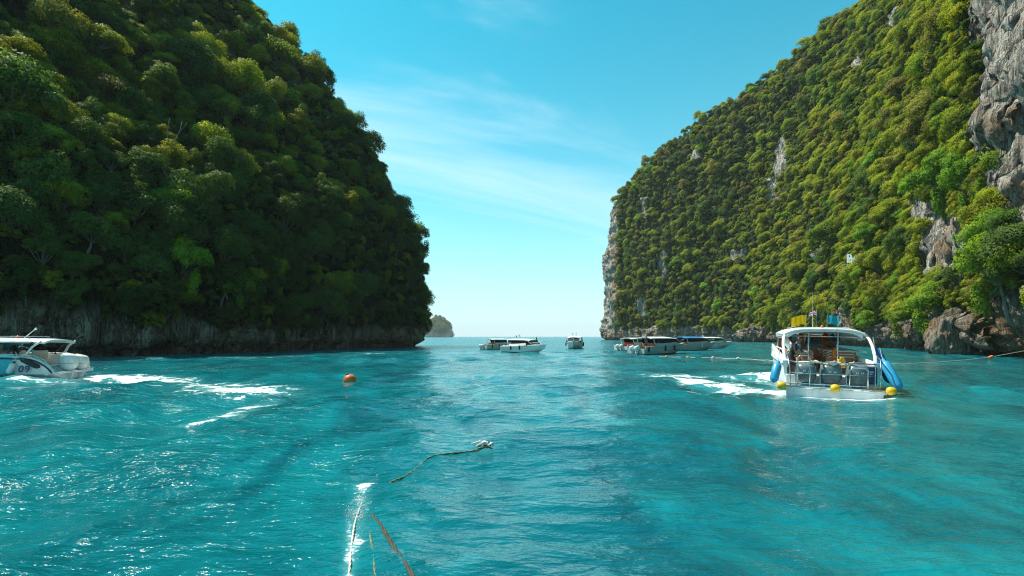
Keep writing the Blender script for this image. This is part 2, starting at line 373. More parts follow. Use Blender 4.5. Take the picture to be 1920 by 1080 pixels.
class Cliff:
    def __init__(s, name, base, top, prof_w, prof_t, lin, mat, seed, step, notch=1.4, zs=None, rough=1.0):
        dens = even(base, step); n = len(dens)
        B = spline(base, n, dens)[:, :2]; T = spline(top, n, dens); L = spline([[q] for q in lin], n, dens)[:, 0]
        Hm = T[:, 2]
        zl = np.concatenate([np.arange(-1.0, 7.0, .16), np.arange(7.0, 20, .45), np.linspace(20, 100, 150)]) / 100.0
        nv = len(zl); w = np.zeros((n, nv))
        for k in range(n):
            zz = zl * 100
            w[k] = np.where(zz <= 20, zz / Hm[k], 20 / Hm[k] + (zz - 20) / 80 * (1 - 20 / Hm[k]))
        t = np.interp(w, prof_w, prof_t); tl = np.clip(w, 0, 1) ** 1.25
        t = t * (1 - L[:, None]) + (tl + np.minimum(t, 0)) * L[:, None]
        Z = w * Hm[:, None]
        XY = B[:, None, :] + (T[:, None, :2] - B[:, None, :]) * t[..., None]
        D = T[:, :2] - B; D = D / np.linalg.norm(D, axis=1)[:, None]                   # inward
        tang = np.gradient(B, axis=0); tang /= np.linalg.norm(tang, axis=1)[:, None] + 1e-9
        nin = np.stack([-tang[:, 1], tang[:, 0]], -1); nin *= np.sign((nin * D).sum(1))[:, None]   # inward normal of the shore line
        x, y = XY[..., 0], XY[..., 1]
        big = fbm(x / 17, y / 17, Z / 22, 3, seed); mid = fbm(x / 5, y / 5, Z / 9, 3, seed + 20)
        rib = 1 - np.abs(fbm(x / 1.5, y / 1.5, Z / 11, 3, seed + 40)) * 2
        fine = fbm(x / .8, y / .8, Z / 2.0, 3, seed + 60)
        lowf = np.clip(1 - (Z - 2) / 6, 0, 1)
        out = big * 3.2 * np.clip(Z / 12, .25, 1) + mid * 1.4 * np.clip(Z / 6, .5, 1) + rib * (.35 + .45 * lowf) + fine * .35
        out *= rough
        # wave-cut notch under a ragged lip
        lip = .95 + .55 * fbm(x / 3.5, y / 3.5, x * 0, 3, seed + 80) + .35 * np.abs(fbm(x / .7, y / .7, x * 0, 2, seed + 81))
        cut = 1 / (1 + np.exp(np.clip((Z - lip) / .16, -30, 30)))
        out -= cut * notch * (1 + .4 * mid)
        cave = np.clip(fbm(x / 4, y / 4, Z / 2.5, 3, seed + 90) - .18, 0, 1) * np.clip(1 - np.abs(Z - 2.6) / 2.6, 0, 1)
        out -= cave * 4.5
        XY = XY - nin[:, None, :] * out[..., None]
        P = np.concatenate([XY, Z[..., None]], -1)
        P[..., 2] += (mid * .8 + fine * .3) * np.clip(Z / 20, 0, 1)
        s.nvf = nv
        bk = [P]
        for dd, kz in ((8, .97), (25, .80), (55, .45), (80, -.02)):
            q = P[:, -1:, :].copy(); q[:, 0, :2] += D * dd; q[:, 0, 2] = q[:, 0, 2] * kz; bk.append(q)
        s.P = np.concatenate(bk, 1); s.name = name; s.mat = mat
        s.lin = L
    def normals(s):
        a = np.gradient(s.P, axis=0); b = np.gradient(s.P, axis=1); nn = np.cross(a, b); nn /= np.linalg.norm(nn, axis=-1)[..., None] + 1e-9
        return nn
    def build(s, veg):
        o = grid_mesh(s.name, s.P, s.mat, False, {'veg': veg}); o['kind'] = 'structure'; return o

WL = [0, .05, .076, .206, .282, .335, .41, .49, .576, .67, .75, .79, .84, 1]
TL = [0, -.014, -.026, -.034, -.008, .080, .135, .195, .285, .365, .455, .53, .62, 1]
left = Cliff('left_cliff',
    [(-120, -25), (-92, 0), (-70, 20), (-55, 34), (-45, 45), (-39.5, 55), (-35.5, 65), (-30.5, 82), (-24.5, 97), (-20.6, 106), (-20.5, 113), (-26, 121), (-42, 128), (-70, 134)],
    [(-150, 20, 78), (-140, 35, 80), (-128, 55, 84), (-118, 70, 88), (-112, 82, 90), (-106, 92, 90), (-100, 100, 89), (-92, 106, 88), (-86, 110, 86.5), (-82, 112, 85.5), (-80, 114, 85), (-80, 118, 85), (-82, 122, 84), (-88, 124, 82)],
    WL, TL, [.7, .7, .7, .7, .68, .62, .55, .42, .2, .04, 0, 0, 0, 0], ROCK_L, 101, lambda p: .34 if p[1] > 40 else 1.2)
WR = [0, .06, .3, .55, .75, .9, 1]
TR = [0, -.02, .03, .12, .28, .55, 1]
right = Cliff('right_cliff',
    [(92, 345), (66, 330), (55, 312), (54, 300), (62, 280), (77, 250), (89, 222), (91, 190), (86, 160), (78, 130), (69.5, 105), (62, 85), (55, 67), (47.5, 50), (41, 36), (38, 20), (37, 0), (38, -25)],
    [(96, 335, 80), (78, 322, 82), (66, 312, 86), (70, 303, 91), (83, 283, 104), (99, 260, 111), (113, 240, 118), (124, 222, 123), (133, 204, 129), (138, 180, 134), (132, 152, 130), (118, 118, 122), (98, 88, 112), (72, 58, 96), (58, 40, 88), (54, 20, 80), (52, 0, 70), (52, -25, 60)],
    WR, TR, [0, 0, .05, .15, .4, .6, .7, .8, .8, .75, .65, .5, .3, .1, .05, .05, 0, 0], ROCK_R, 202, lambda p: .22 if p[1] < 75 else .42 if p[1] < 130 else .75, notch=1.5)

def inside(px, py, poly):
    r = np.zeros(px.shape, bool); n = len(poly)
    for i in range(n):
        x1, y1 = poly[i]; x2, y2 = poly[(i + 1) % n]
        c = ((y1 > py) != (y2 > py)) & (px < (x2 - x1) * (py - y1) / (y2 - y1 + 1e-9) + x1); r ^= c
    return r
BARE_R = [[(1832, -80), (1838, 60), (1862, 170), (1880, 300), (1898, 440), (2120, 470), (2120, -140), (1832, -140)],
          [(1712, 375), (1735, 430), (1752, 530), (1812, 528), (1850, 470), (1852, 415), (1800, 400), (1760, 370)],
          [(1570, 585), (1592, 575), (1612, 590), (1606, 640), (1585, 640)],
          [(1455, 265), (1475, 250), (1485, 330), (1452, 335)], [(1438, 335), (1458, 330), (1462, 378), (1436, 380)],
          [(1598, 100), (1625, 98), (1622, 125), (1600, 128)], [(1665, 30), (1690, 10), (1695, 60), (1670, 70)],
          [(1370, 470), (1400, 462), (1398, 488), (1368, 490)], [(1298, 285), (1312, 280), (1315, 300), (1298, 303)],
          [(1130, 380), (1160, 380), (1158, 640), (1120, 640)], [(1205, 370), (1214, 370), (1212, 408), (1204, 408)],
          [(1530, 470), (1545, 465), (1548, 500), (1532, 500)], [(1232, 480), (1246, 470), (1250, 520), (1236, 525)],
          [(1195, 560), (1210, 555), (1212, 590), (1196, 595)], [(1375, 175), (1390, 172), (1388, 200), (1374, 204)]]
BARE_L = [[(515, 110), (545, 100), (570, 165), (548, 180)], [(200, 20), (245, -10), (260, 45), (215, 60)]]
def veg_field(c, bare, low):
    px, py = to_px(c.P); Z = c.P[..., 2]
    b = np.zeros(px.shape)
    for poly in bare: b = np.maximum(b, inside(px, py, poly) & (c.P[..., 1] > 5))
    nz = fbm(c.P[..., 0] / 6, c.P[..., 1] / 6, Z / 6, 3, 77)
    lowz = low(c.P) + nz * 2.4
    v = np.clip((Z - lowz) / 1.5, 0, 1) * (1 - b)
    nn = c.normals()
    return v
low_left = lambda P: np.interp(P[..., 0], [-60, -42, -35, -28, -20], [3.8, 3.6, 2.8, 2.9, 2.7])
low_right = lambda P: np.interp(P[..., 1], [40, 55, 70, 85, 110, 160, 220, 300], [6.5, 5.2, 4.2, 3.6, 2.2, 2.6, 4.5, 6.0])
def roughen(c, veg, amp, seed):
    """break bare rock into flutes, ledges and hollows"""
    P = c.P; N = c.normals(); x, y, z = P[..., 0], P[..., 1], P[..., 2]
    h = np.stack([N[..., 0], N[..., 1], N[..., 2] * .3], -1)
    sgn = np.sign(-(P[..., 0] * h[..., 0]) - 0.2 * P[..., 1] * h[..., 1])[..., None]; h = h * sgn
    a = fbm((x + z * .35) / 4.2, y / 4.2, (z - x * .3) / 6.0, 4, seed); led = np.round(a * 5) / 5 * .7 + a * .3
    fl = 1 - 2 * np.abs(fbm(x / 1.3, y / 1.3, z / 11, 3, seed + 3)); bl = fbm(x / .55, y / .55, z / .9, 3, seed + 6); pit = np.clip(fbm(x / 2.2, y / 2.2, z / 3.2, 3, seed + 8) - .16, 0, 1)
    d = led * 2.2 + fl * 1.3 + bl * .40 - pit * 3.0
    c.P = P + h * (d * amp * np.clip(1.15 - veg, 0, 1) * np.clip((z + 1) / 2.2, 0, 1))[..., None]
veg_l = veg_field(left, BARE_L, low_left); veg_r = veg_field(right, BARE_R, low_right)
roughen(left, veg_l, .75, 301); roughen(right, veg_r, 1.0, 302)
left.build(veg_l); right.build(veg_r)
# ------------------------------------------------------------------ trees
def leaf_cloud(puffs, n, size, seed, up_bias=.5, shell=(.55, 1.16)):
    """n bent leaves spread over the shells of the puffs; returns verts, quads, normals, tint"""
    r = np.random.default_rng(seed)
    C = np.array([p[0] for p in puffs]); R = np.array([p[1] for p in puffs])
    wts = R.max(1) ** 2 if R.ndim > 1 else R ** 2
    k = r.choice(len(puffs), n, p=wts / wts.sum())
    d = r.normal(size=(n, 3)); d[:, 2] += up_bias; d /= np.linalg.norm(d, axis=1)[:, None]
    rad = (R[k] if R.ndim > 1 else R[k][:, None] * np.ones(3))
    c = C[k] + d * rad * r.uniform(shell[0], shell[1], n)[:, None]
    nr = d * .75 + np.array([0, 0, .45]) + r.normal(size=(n, 3)) * .42; nr /= np.linalg.norm(nr, axis=1)[:, None]
    a = np.cross(nr, r.normal(size=(n, 3))); a /= np.linalg.norm(a, axis=1)[:, None]; b = np.cross(nr, a)
    s = size * r.uniform(.6, 1.35, n)[:, None]
    v = np.stack([c - a * s, c - b * s * .48 - nr * s * .12, c + a * s - nr * s * .25, c + b * s * .48 - nr * s * .12], 1)
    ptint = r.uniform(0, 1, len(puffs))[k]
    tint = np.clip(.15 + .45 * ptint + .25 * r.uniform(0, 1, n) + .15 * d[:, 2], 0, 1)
    sh = d * .8 + nr * .35 + np.array([0, 0, .12]); sh /= np.linalg.norm(sh, axis=1)[:, None]
    return v.reshape(-1, 3), np.arange(n * 4).reshape(n, 4), np.repeat(sh, 4, 0), np.repeat(tint, 4)
def crown_mesh(name, puffs, n, size, mat, seed, up=.5):
    v, q, nr, ti = leaf_cloud(puffs, n, size, seed, up)
    me = bpy.data.meshes.new(name); me.vertices.add(len(v)); me.vertices.foreach_set('co', v.ravel().astype(np.float32))
    me.loops.add(q.size); me.loops.foreach_set('vertex_index', q.ravel().astype(np.int32))
    me.polygons.add(len(q)); me.polygons.foreach_set('loop_start', np.arange(0, q.size, 4, dtype=np.int32)); me.update(calc_edges=True)
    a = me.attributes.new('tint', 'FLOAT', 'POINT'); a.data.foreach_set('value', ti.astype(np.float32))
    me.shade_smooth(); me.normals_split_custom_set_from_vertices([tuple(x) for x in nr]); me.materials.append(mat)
    return me
def puffs_dome(r, n, R, H, base, flat=.62):
    """clumps spread over a domed crown of radius R, centred at height base"""
    out = []
    for k in range(n):
        a = k * 2.399 + r.uniform(-.4, .4); q = math.sqrt((k + .5) / n) * r.uniform(.8, 1.05)
        z = H * math.sqrt(max(0, 1 - (q * .93) ** 2)) * r.uniform(.72, 1.05)
        s = R * r.uniform(.17, .42)
        z += R * r.normal() * .12; q *= r.uniform(.75, 1.15)
        out.append((np.array([math.cos(a) * q * R * .82, math.sin(a) * q * R * .82, base + z]), np.array([s * 1.15, s * 1.15, s * flat])))
    return out
def trunk_mesh(name, puffs, base, rad, seed, bend=.3):
    r = np.random.default_rng(seed); mb = MB(); top = Vector((r.uniform(-bend, bend), r.uniform(-bend, bend), base * .8))
    pts = [Vector((0, 0, -1.2)), Vector((0, 0, 0)), top * .5 + Vector((r.uniform(-bend, bend) * .5, r.uniform(-bend, bend) * .5, 0)), top]
    mb.tube(pts, [rad * 1.3, rad * 1.1, rad * .85, rad * .6], 6)
    for p in puffs[::2]:
        c = Vector(p[0]); mid = top.lerp(c, .5) + Vector((0, 0, -.1 * (c - top).length))
        mb.tube([top - Vector((0, 0, rad)), mid, c], [rad * .5, rad * .32, rad * .12], 5)
    me = bpy.data.meshes.new(name); me.from_pydata(mb.v, [], mb.f); me.shade_smooth(); me.materials.append(BARK); return me
SPECIES = {}
def species(key, R, H, base, npuff, nleaf, size, mat, seed, flat=.62, rad=.16, up=.5, bend=.3, drape=0):
    r = np.random.default_rng(seed); pf = puffs_dome(r, npuff, R, H, base, flat)
    for k in range(drape):                                   # hanging curtains of creeper
        a = r.uniform(0, 6.28); q = R * r.uniform(.5, .95); pf.append((np.array([math.cos(a) * q, math.sin(a) * q, base - r.uniform(.2, 1.0) * R * .9]), np.array([R * .20, R * .20, R * .42])))
    SPECIES[key] = (crown_mesh('crown', pf, nleaf, size, mat, seed, up), trunk_mesh('trunk', pf, base, rad, seed + 1, bend))
# crowns with a radius of about 3 m, scaled when placed
for i in range(3):
    species('deep%d' % i, 2.9, 2.7, 1.6, 19, 5200, .155, LEAF_DEEP, 10 + i, .86, drape=4)
    species('light%d' % i, 2.9, 2.5, 1.7, 18, 5200, .155, LEAF_LIGHT, 20 + i, .84, drape=3)
for i in range(2):
    species('flat%d' % i, 3.3, 1.3, 4.4, 13, 4200, .155, LEAF_LIGHT, 30 + i, .58, rad=.15, bend=.9)
    species('olive%d' % i, 3.2, 3.0, 2.0, 22, 6000, .155, LEAF_OLIVE, 40 + i, .7, drape=3)
    species('fresh%d' % i, 3.2, 2.2, 2.2, 18, 5200, .175, LEAF_FRESH, 50 + i, .68, drape=2)
    species('bush%d' % i, 1.7, 1.2, .5, 10, 1700, .145, LEAF_DEEP, 60 + i, .7, rad=.07)
    species('bushl%d' % i, 1.7, 1.1, .5, 10, 1700, .145, LEAF_LIGHT, 70 + i, .7, rad=.07)

for i, m in enumerate((LEAF_DEEP, LEAF_LIGHT)):              # curtains of creeper hanging down the rock
    r = np.random.default_rng(80 + i); pf = [(np.array([r.normal() * .8, r.normal() * .8, 3.0 - 5.5 * k / 12 + r.normal() * .3]), np.array([.75, .75, .8]) * r.uniform(.6, 1.25) * (1.2 - .6 * k / 12)) for k in range(13)]
    SPECIES['vine%d' % i] = (crown_mesh('crown', pf, 3600, .14, m, 80 + i, .25), trunk_mesh('trunk', pf[:4], 2.0, .08, 85 + i))

def scatter(c, veg, n, spacing, seed, ymin, pxlim):
    """points on the cliff face, kept spacing(Y) metres apart"""
    r = np.random.default_rng(seed); P = c.P[:, :c.nvf + 1]; N = c.normals()[:, :c.nvf + 1]; V = veg[:, :c.nvf + 1]
    du = np.linalg.norm(np.gradient(P, axis=0), axis=-1); dv = np.linalg.norm(np.gradient(P, axis=1), axis=-1)
    px, py = to_px(P)
    ok = (V > .92) & (P[..., 1] > ymin) & (px > pxlim[0]) & (px < pxlim[1]) & (py > -140)
    w = (du * dv * ok / np.maximum(P[..., 1], 1) ** 2).ravel(); idx = r.choice(w.size, n, p=w / w.sum())
    pts, cells = [], {}
    Pf, Nf = P.reshape(-1, 3), N.reshape(-1, 3)
    for i in idx:
        p = Pf[i] + r.normal(size=3) * .15; s = spacing(p[1]); key0 = (p / 4.0).astype(int); bad = False
        for a in (-1, 0, 1):
            for b in (-1, 0, 1):
                for e in (-1, 0, 1):
                    for q in cells.get((key0[0] + a, key0[1] + b, key0[2] + e), ()):
                        if ((p - q) ** 2).sum() < s * s: bad = True; break
                    if bad: break
                if bad: break
            if bad: break
        if bad: continue
        cells.setdefault(tuple(key0), []).append(p); nn = Nf[i]
        pts.append((p, nn))
    return pts
def outward(nn, c):
    h = np.array([nn[0], nn[1], 0.0])
    if np.linalg.norm(h) < 1e-3: return h
    h /= np.linalg.norm(h)
    if h @ np.array([-np.sign(c.P[len(c.P) // 2, 0, 0]), -.2, 0]) < 0: h = -h
    return h
FOREST = []      # (position, outward, cliff key)
for key, c, veg, n, spc, lim in (('left', left, veg_l, 14000, lambda Y: 1.75 + Y * .0055, (-140, 860)), ('right', right, veg_r, 38000, lambda Y: 1.35 + Y * .0050, (1090, 2060))):
    for p, nn in scatter(c, veg, n, spc, 5, 20, lim): FOREST.append((p, outward(nn, c), nn, key))
print('forest points', len(FOREST), sum(f[3] == 'left' for f in FOREST))

tr = np.random.default_rng(21)
def pick(p, key):
    n = float(vnoise(np.array([p[0] / 14]), np.array([p[1] / 14]), np.array([p[2] / 11]), 31)[0]); u = tr.uniform()
    if key == 'left':  # yellow-green leaves more often higher up: sunlit tops put into leaf colour
        if u < (.60 if p[2] < 26 else .42) - .2 * n: return 'deep%d' % tr.integers(3)
        if u < (.76 if p[2] < 26 else .52): return 'bush%d' % tr.integers(2)
        if u < (.94 if p[2] > 20 else .80): return 'light%d' % tr.integers(3)
        return ('flat%d' if p[2] > 22 and 960 + p[0] / p[1] * F_PX < 420 else 'vine%d') % tr.integers(2)
    if u < .46 - .35 * n: return 'light%d' % tr.integers(3)
    if u < .60: return 'deep%d' % tr.integers(3)
    if u < .70: return 'vine%d' % tr.integers(2)
    if u < .80: return 'bushl%d' % tr.integers(2)
    if u < .90: return 'bush%d' % tr.integers(2)
    if u < .95: return 'olive%d' % tr.integers(2)
    return 'fresh%d' % tr.integers(2)
items = []
for p, ow, nn, key in FOREST:
    sp_ = pick(p, key); bush = sp_.startswith('bush')
    s = float(np.clip(np.exp(tr.normal(-.12, .34)), .5, 1.7)) * (1.45 if tr.uniform() < .10 else 1.0) * (.80 if key == 'left' else (.56 + .0010 * p[1])) * (.95 if bush else .78)
    lean = .30 * abs(tr.normal()) + .10
    items.append(dict(p=np.array(p) + ow * (.5 if bush else .2) - np.array([0, 0, 1.4 * s if not bush else .6]), ow=ow, s=s, sp=sp_, key=key, lean=lean, rz=tr.uniform(0, 6.28), size=s * (1.7 if bush else 3.1) / max(p[1], 10)))
def tree_matrix(it):
    ax = Vector((-it['ow'][1], it['ow'][0], 0))
    q = Matrix.Rotation(it['lean'], 4, ax) if ax.length > .1 else Matrix.Identity(4)
    sc = it['s']; v = tr.uniform(.75, 1.35); e = tr.uniform(.82, 1.22)
    return Matrix.Translation(Vector(it['p'])) @ q @ Matrix.Rotation(it['rz'], 4, 'Z') @ Matrix.Diagonal((sc * e, sc / e, sc * v, 1))

def add_tree(it, name, label, cat, group=None, parts=True):
    cm, tm = SPECIES[it['sp']]; M = tree_matrix(it)
    root = bpy.data.objects.new(name, None); COL.objects.link(root); root.matrix_world = M; root.empty_display_size = .3
    for nm, me in (('crown', cm), ('trunk', tm)):
        o = bpy.data.objects.new(nm, me); COL.objects.link(o); o.parent = root
    return tag(root, label, cat, group)

# trees one can point at in the photograph: (pixel x, y of the crown, depth from the cliff, species, scale, label)
def hit(c, px, py):
    """point of the cliff surface that the photograph shows at (px, py)"""
    qx, qy = to_px(c.P[:, :c.nvf]); P = c.P[:, :c.nvf]
    d = np.hypot(qx - px, qy - py) + np.where(P[..., 1] < 5, 1e6, 0)
    near = d < d.min() + 6; Y = np.where(near, P[..., 1], 1e9); i = np.unravel_index(np.argmin(Y), Y.shape)
    return P[i], outward(c.normals()[:, :c.nvf][i], c)
SPECIAL = [
    ('left', 225, 235, 'flat0', 1.0, 'flat-topped sunlit tree with pale bare trunk on the shaded left cliff'),
    ('left', 288, 268, 'flat1', .72, 'small umbrella tree with leaning pale trunk below the flat-topped tree, left cliff'),
    ('left', 372, 245, 'flat1', .85, 'grey-green umbrella tree right of the forked bare branch on the left cliff'),
    ('left', 285, 205, 'light0', .95, 'bright yellow-green crown directly above the flat-topped tree on the left cliff'),
    ('left', 345, 190, 'light1', .75, 'pale yellow crown standing out near the middle of the upper left cliff'),
    ('left', 285, 155, 'flat0', .95, 'long pale sunlit crown high on the left cliff'),
    ('left', 300, 85, 'light2', 1.0, 'pale sunlit crown near the top of the left cliff'),
    ('left', 445, 90, 'light0', 1.0, 'bright yellow crown by the bare rock patch at the top of the left cliff'),
    ('left', 65, 200, 'light1', .75, 'isolated round yellow-green crown at the far left of the shaded cliff'),
    ('left', 305, 35, 'flat1', .95, 'sunlit umbrella crown touching the dark gully at the top of the left cliff'),
    ('left', 200, 175, 'olive0', 1.2, 'broad grey-olive crown on the upper left cliff'),
    ('left', 110, 60, 'olive1', 1.2, 'large sunlit olive crown on the spur at the upper left corner'),
    ('left', 320, 380, 'fresh0', .9, 'tall column of fresh green leaves in the middle of the dark left cliff'),
    ('left', 335, 490, 'fresh1', 1.1, 'bright green bush hanging low over the grey rock of the left cliff'),
    ('left', 440, 545, 'fresh0', .95, 'light green bush just above the pale rock band of the left cliff'),
    ('left', 100, 335, 'deep1', 1.1, 'mid green crown with layered branches at the left of the dark cliff'),
    ('left', 180, 340, 'deep0', 1.0, 'mid green layered crown next to the leftmost layered crown'),
    ('left', 505, 505, 'fresh1', .6, 'small bright green shrub low on the left cliff'),
    ('left', 742, 445, 'deep0', .9, 'dark tree jutting from the edge of the left cliff, sky behind'),
    ('left', 768, 505, 'deep1', .75, 'dark tree leaning furthest right over the sea from the left cliff'),
    ('left', 620, 235, 'light2', .7, 'yellow-tipped crown close to the skyline of the left cliff'),
    ('right', 1700, 150, 'olive0', 1.25, 'big brownish-yellow tree high on the sunlit right cliff'),
    ('right', 1680, 215, 'olive1', 1.25, 'olive-brown tree below the big brownish tree on the right cliff'),
    ('right', 1760, 190, 'olive1', 1.15, 'brown-tinged tree beside the pale rock wall on the right'),
    ('right', 1765, 100, 'fresh0', 1.4, 'bright green tree at the top edge beside the pale rock wall'),
    ('right', 1735, 250, 'olive0', 1.2, 'leafy yellow-brown crown over the dark hollow on the right cliff'),
    ('right', 1690, 290, 'olive1', 1.0, 'rust-tinted crown above the deep shaded hollow on the right'),
    ('right', 1790, 335, 'fresh1', 1.5, 'broad fresh green tree growing out above the fluted rock slab'),
    ('right', 1828, 325, 'fresh0', 1.1, 'fresh green branch spreading in front of the pale rock wall'),
    ('right', 1730, 335, 'fresh1', 1.0, 'fresh green crown at the top left corner of the fluted rock slab'),
    ('right', 1885, 440, 'fresh0', 1.05, 'fresh green tree on dark limbs at the right edge of the picture'),
    ('right', 1905, 505, 'fresh1', 1.2, 'dense green tree at the right edge above the rocks'),
    ('right', 1868, 485, 'fresh1', .7, 'yellow-green crown beside the lower end of the fluted rock slab'),
    ('right', 1765, 562, 'fresh0', 1.25, 'bright green tree spreading just above the big sea boulder'),
    ('right', 1725, 580, 'fresh1', 1.1, 'bright green drooping branch left of the big sea boulder'),
    ('right', 1500, 545, 'light0', 1.9, 'largest yellow-green spreading tree behind the tour boat flags'),
    ('right', 1460, 580, 'light1', 1.35, 'rounded yellow-green tree reaching down to the rocks behind the tour boat'),
    ('right', 1545, 570, 'light2', 1.4, 'yellow-green tree between the flags and the orange rock streak'),
    ('right', 1565, 425, 'fresh0', 1.7, 'light green tree with a dark leaning trunk above the sign'),
    ('right', 1640, 430, 'fresh1', 1.35, 'green crown right of the white sign on the right cliff'),
    ('right', 1660, 530, 'light1', 1.15, 'bushy green tree below and right of the white sign'),
    ('right', 1630, 590, 'fresh0', .85, 'light bush beside the orange rock streak on the right'),
    ('right', 1640, 330, 'deep0', 1.35, 'dark green tree half in shadow above the hollow of the right cliff'),
]
for key, px, py, sp_, s, label in SPECIAL:
    c = left if key == 'left' else right
    p, ow = hit(c, px, py + (0 if sp_.startswith('flat') else 15))
    s_ = s * (.82 if key == 'left' else .72 + .0011 * p[1])
    flat = sp_.startswith('flat')
    it = dict(p=np.array(p) + ow * (1.3 if flat else .9) * s_ - np.array([0, 0, (4.6 if flat else 2.6) * s_]), ow=ow, s=s_, sp=sp_, lean=.22 if not flat else .12, rz=tr.uniform(0, 6.28))
    add_tree(it, 'cliff_tree', label, 'tree')
for key, c, veg, n, spc, lim in (('left', left, veg_l, 5000, lambda Y: 1.5 + Y * .004, (-140, 860)), ('right', right, veg_r, 16000, lambda Y: 1.0 + Y * .005, (1090, 2060))):
    for p, nn in scatter(c, veg, n, spc, 91, 20, lim):
        ow = outward(nn, c); s = tr.uniform(.55, 1.1) * (.8 if key == 'left' else .55 + .0011 * p[1])
        items.append(dict(p=np.array(p) + ow * .5 - np.array([0, 0, .7 * s]), ow=ow, s=s, sp=('bush%d' if tr.uniform() < (.75 if key == 'left' else .35) else 'bushl%d') % tr.integers(2), key=key, lean=tr.uniform(.1, .9), rz=tr.uniform(0, 6.28), size=0))
items.sort(key=lambda q: -q['size'])
LOOK = {'left': {'deep': ('dark_tree', 'dark green tree', 'tree'), 'light': ('pale_tree', 'yellow-green tree', 'tree'), 'fresh': ('green_tree', 'fresh green tree', 'tree'), 'flat': ('umbrella_tree', 'umbrella-shaped tree', 'tree'), 'vine': ('creeper_curtain', 'hanging creeper', 'creeper'), 'bush': ('dark_shrub', 'dark shrub', 'shrub')},
        'right': {'light': ('sunlit_tree', 'yellow-green tree', 'tree'), 'deep': ('deep_green_tree', 'deep green tree', 'tree'), 'bushl': ('light_shrub', 'light green shrub', 'shrub'), 'bush': ('green_shrub', 'deep green shrub', 'shrub'), 'olive': ('olive_tree', 'olive-brown tree', 'tree'), 'vine': ('sunlit_creeper', 'hanging creeper', 'creeper'), 'fresh': ('bright_tree', 'bright green tree', 'tree')}}
MARKS = {'left': [(225, 245, 'the flat-topped sunlit tree'), (322, 285, 'the forked bare branches'), (540, 140, 'the left skyline rock patch'), (775, 485, 'the outermost seaward tree'), (320, 390, 'the column of fresh leaves'), (260, 575, 'the lower left grey rock'), (110, 60, 'the upper left olive crown'), (65, 200, 'the isolated round yellow crown'), (560, 600, 'the left rock band'), (440, 545, 'the light low bush'), (620, 235, 'the yellow-tipped skyline crown'), (110, 340, 'the leftmost layered green crown')],
         'right': [(1595, 495, 'the white notice board'), (1780, 450, 'the fluted rock slab'), (1870, 200, 'the pale rock wall'), (1780, 630, 'the big sea boulder'), (1590, 610, 'the orange rock streak'), (1500, 545, 'the largest yellow-green tree'), (1700, 150, 'the big brownish-yellow tree'), (1468, 310, 'the grey rock scar mid-slope'), (1610, 112, 'the right skyline rock scar'), (1690, 290, 'the shaded hollow')]}
def ordinal(k): return ('nearest', 'second nearest', 'third nearest', 'fourth nearest', 'fifth nearest', 'sixth nearest', 'seventh nearest', 'eighth nearest', 'ninth nearest', 'tenth nearest', 'eleventh nearest', 'twelfth nearest', 'thirteenth nearest', 'fourteenth nearest', 'fifteenth nearest', 'sixteenth nearest', 'seventeenth nearest', 'eighteenth nearest', 'nineteenth nearest', 'twentieth nearest', 'twenty-first nearest', 'twenty-second nearest', 'twenty-third nearest', 'twenty-fourth nearest', 'twenty-fifth nearest', 'twenty-sixth nearest')[k] if k < 26 else 'farthest out'
SIGN, SIGN_OUT = hit(right, 1592, 508); SIGN = np.array(SIGN) + np.array([-SIGN[0], -SIGN[1], 0]) / math.hypot(SIGN[0], SIGN[1]) * 6.5
items = [it for it in items if np.linalg.norm(np.array(it['p']) + np.array([0, 0, 1.5]) - SIGN) > 4.4 + 2.4 * it['s']]      # a small clearing round the notice board
items = [it for it in items if not (it['key'] == 'left' and it['s'] > .8 and to_px(np.array(it['p']) + np.array([0, 0, 2.5 * it['s']]))[0] > 700 and it['sp'][:4] in ('ligh', 'flat', 'fres', 'vine'))]
count = {'left': 0, 'right': 0}; rest = {'left': [], 'right': []}; chosen = []
for it in items:
    k = it['key']; qx, qy = to_px(np.array(it['p']) + np.array([0, 0, 2.0 * it['s']])); it['q'] = (float(qx), float(qy))
    inview = -20 < qx < 1940 and -20 < qy < 640
    if inview and count[k] < (150 if k == 'left' else 170) and not it['sp'].startswith('bush'): count[k] += 1; chosen.append(it)
    else: rest[k].append(it)
seen = {}
for it in chosen:
    k = it['key']; x, y = it['q']; mx, my, nm = min(MARKS[k], key=lambda m: (m[0] - x) ** 2 + (m[1] - y) ** 2); dx, dy = x - mx, y - my
    dr_ = ('right of' if dx > 0 else 'left of') if abs(dx) > 2 * abs(dy) else ('below' if dy > 0 else 'above') if abs(dy) > 2 * abs(dx) else ('below' if dy > 0 else 'above') + (' and right of' if dx > 0 else ' and left of')
    seen.setdefault((k, it['sp'][:-1], dr_, nm), []).append((dx * dx + dy * dy, it))
for (k, kind, dr_, nm), lst in seen.items():
    g = LOOK[k][kind]
    for n_, (_, it) in enumerate(sorted(lst, key=lambda q: q[0])):
        add_tree(it, g[0], '%s %s %s%s' % (g[1], dr_, nm, '' if len(lst) == 1 else ', ' + ordinal(n_)), g[2], '%ss on the %s cliff' % (g[1], k))

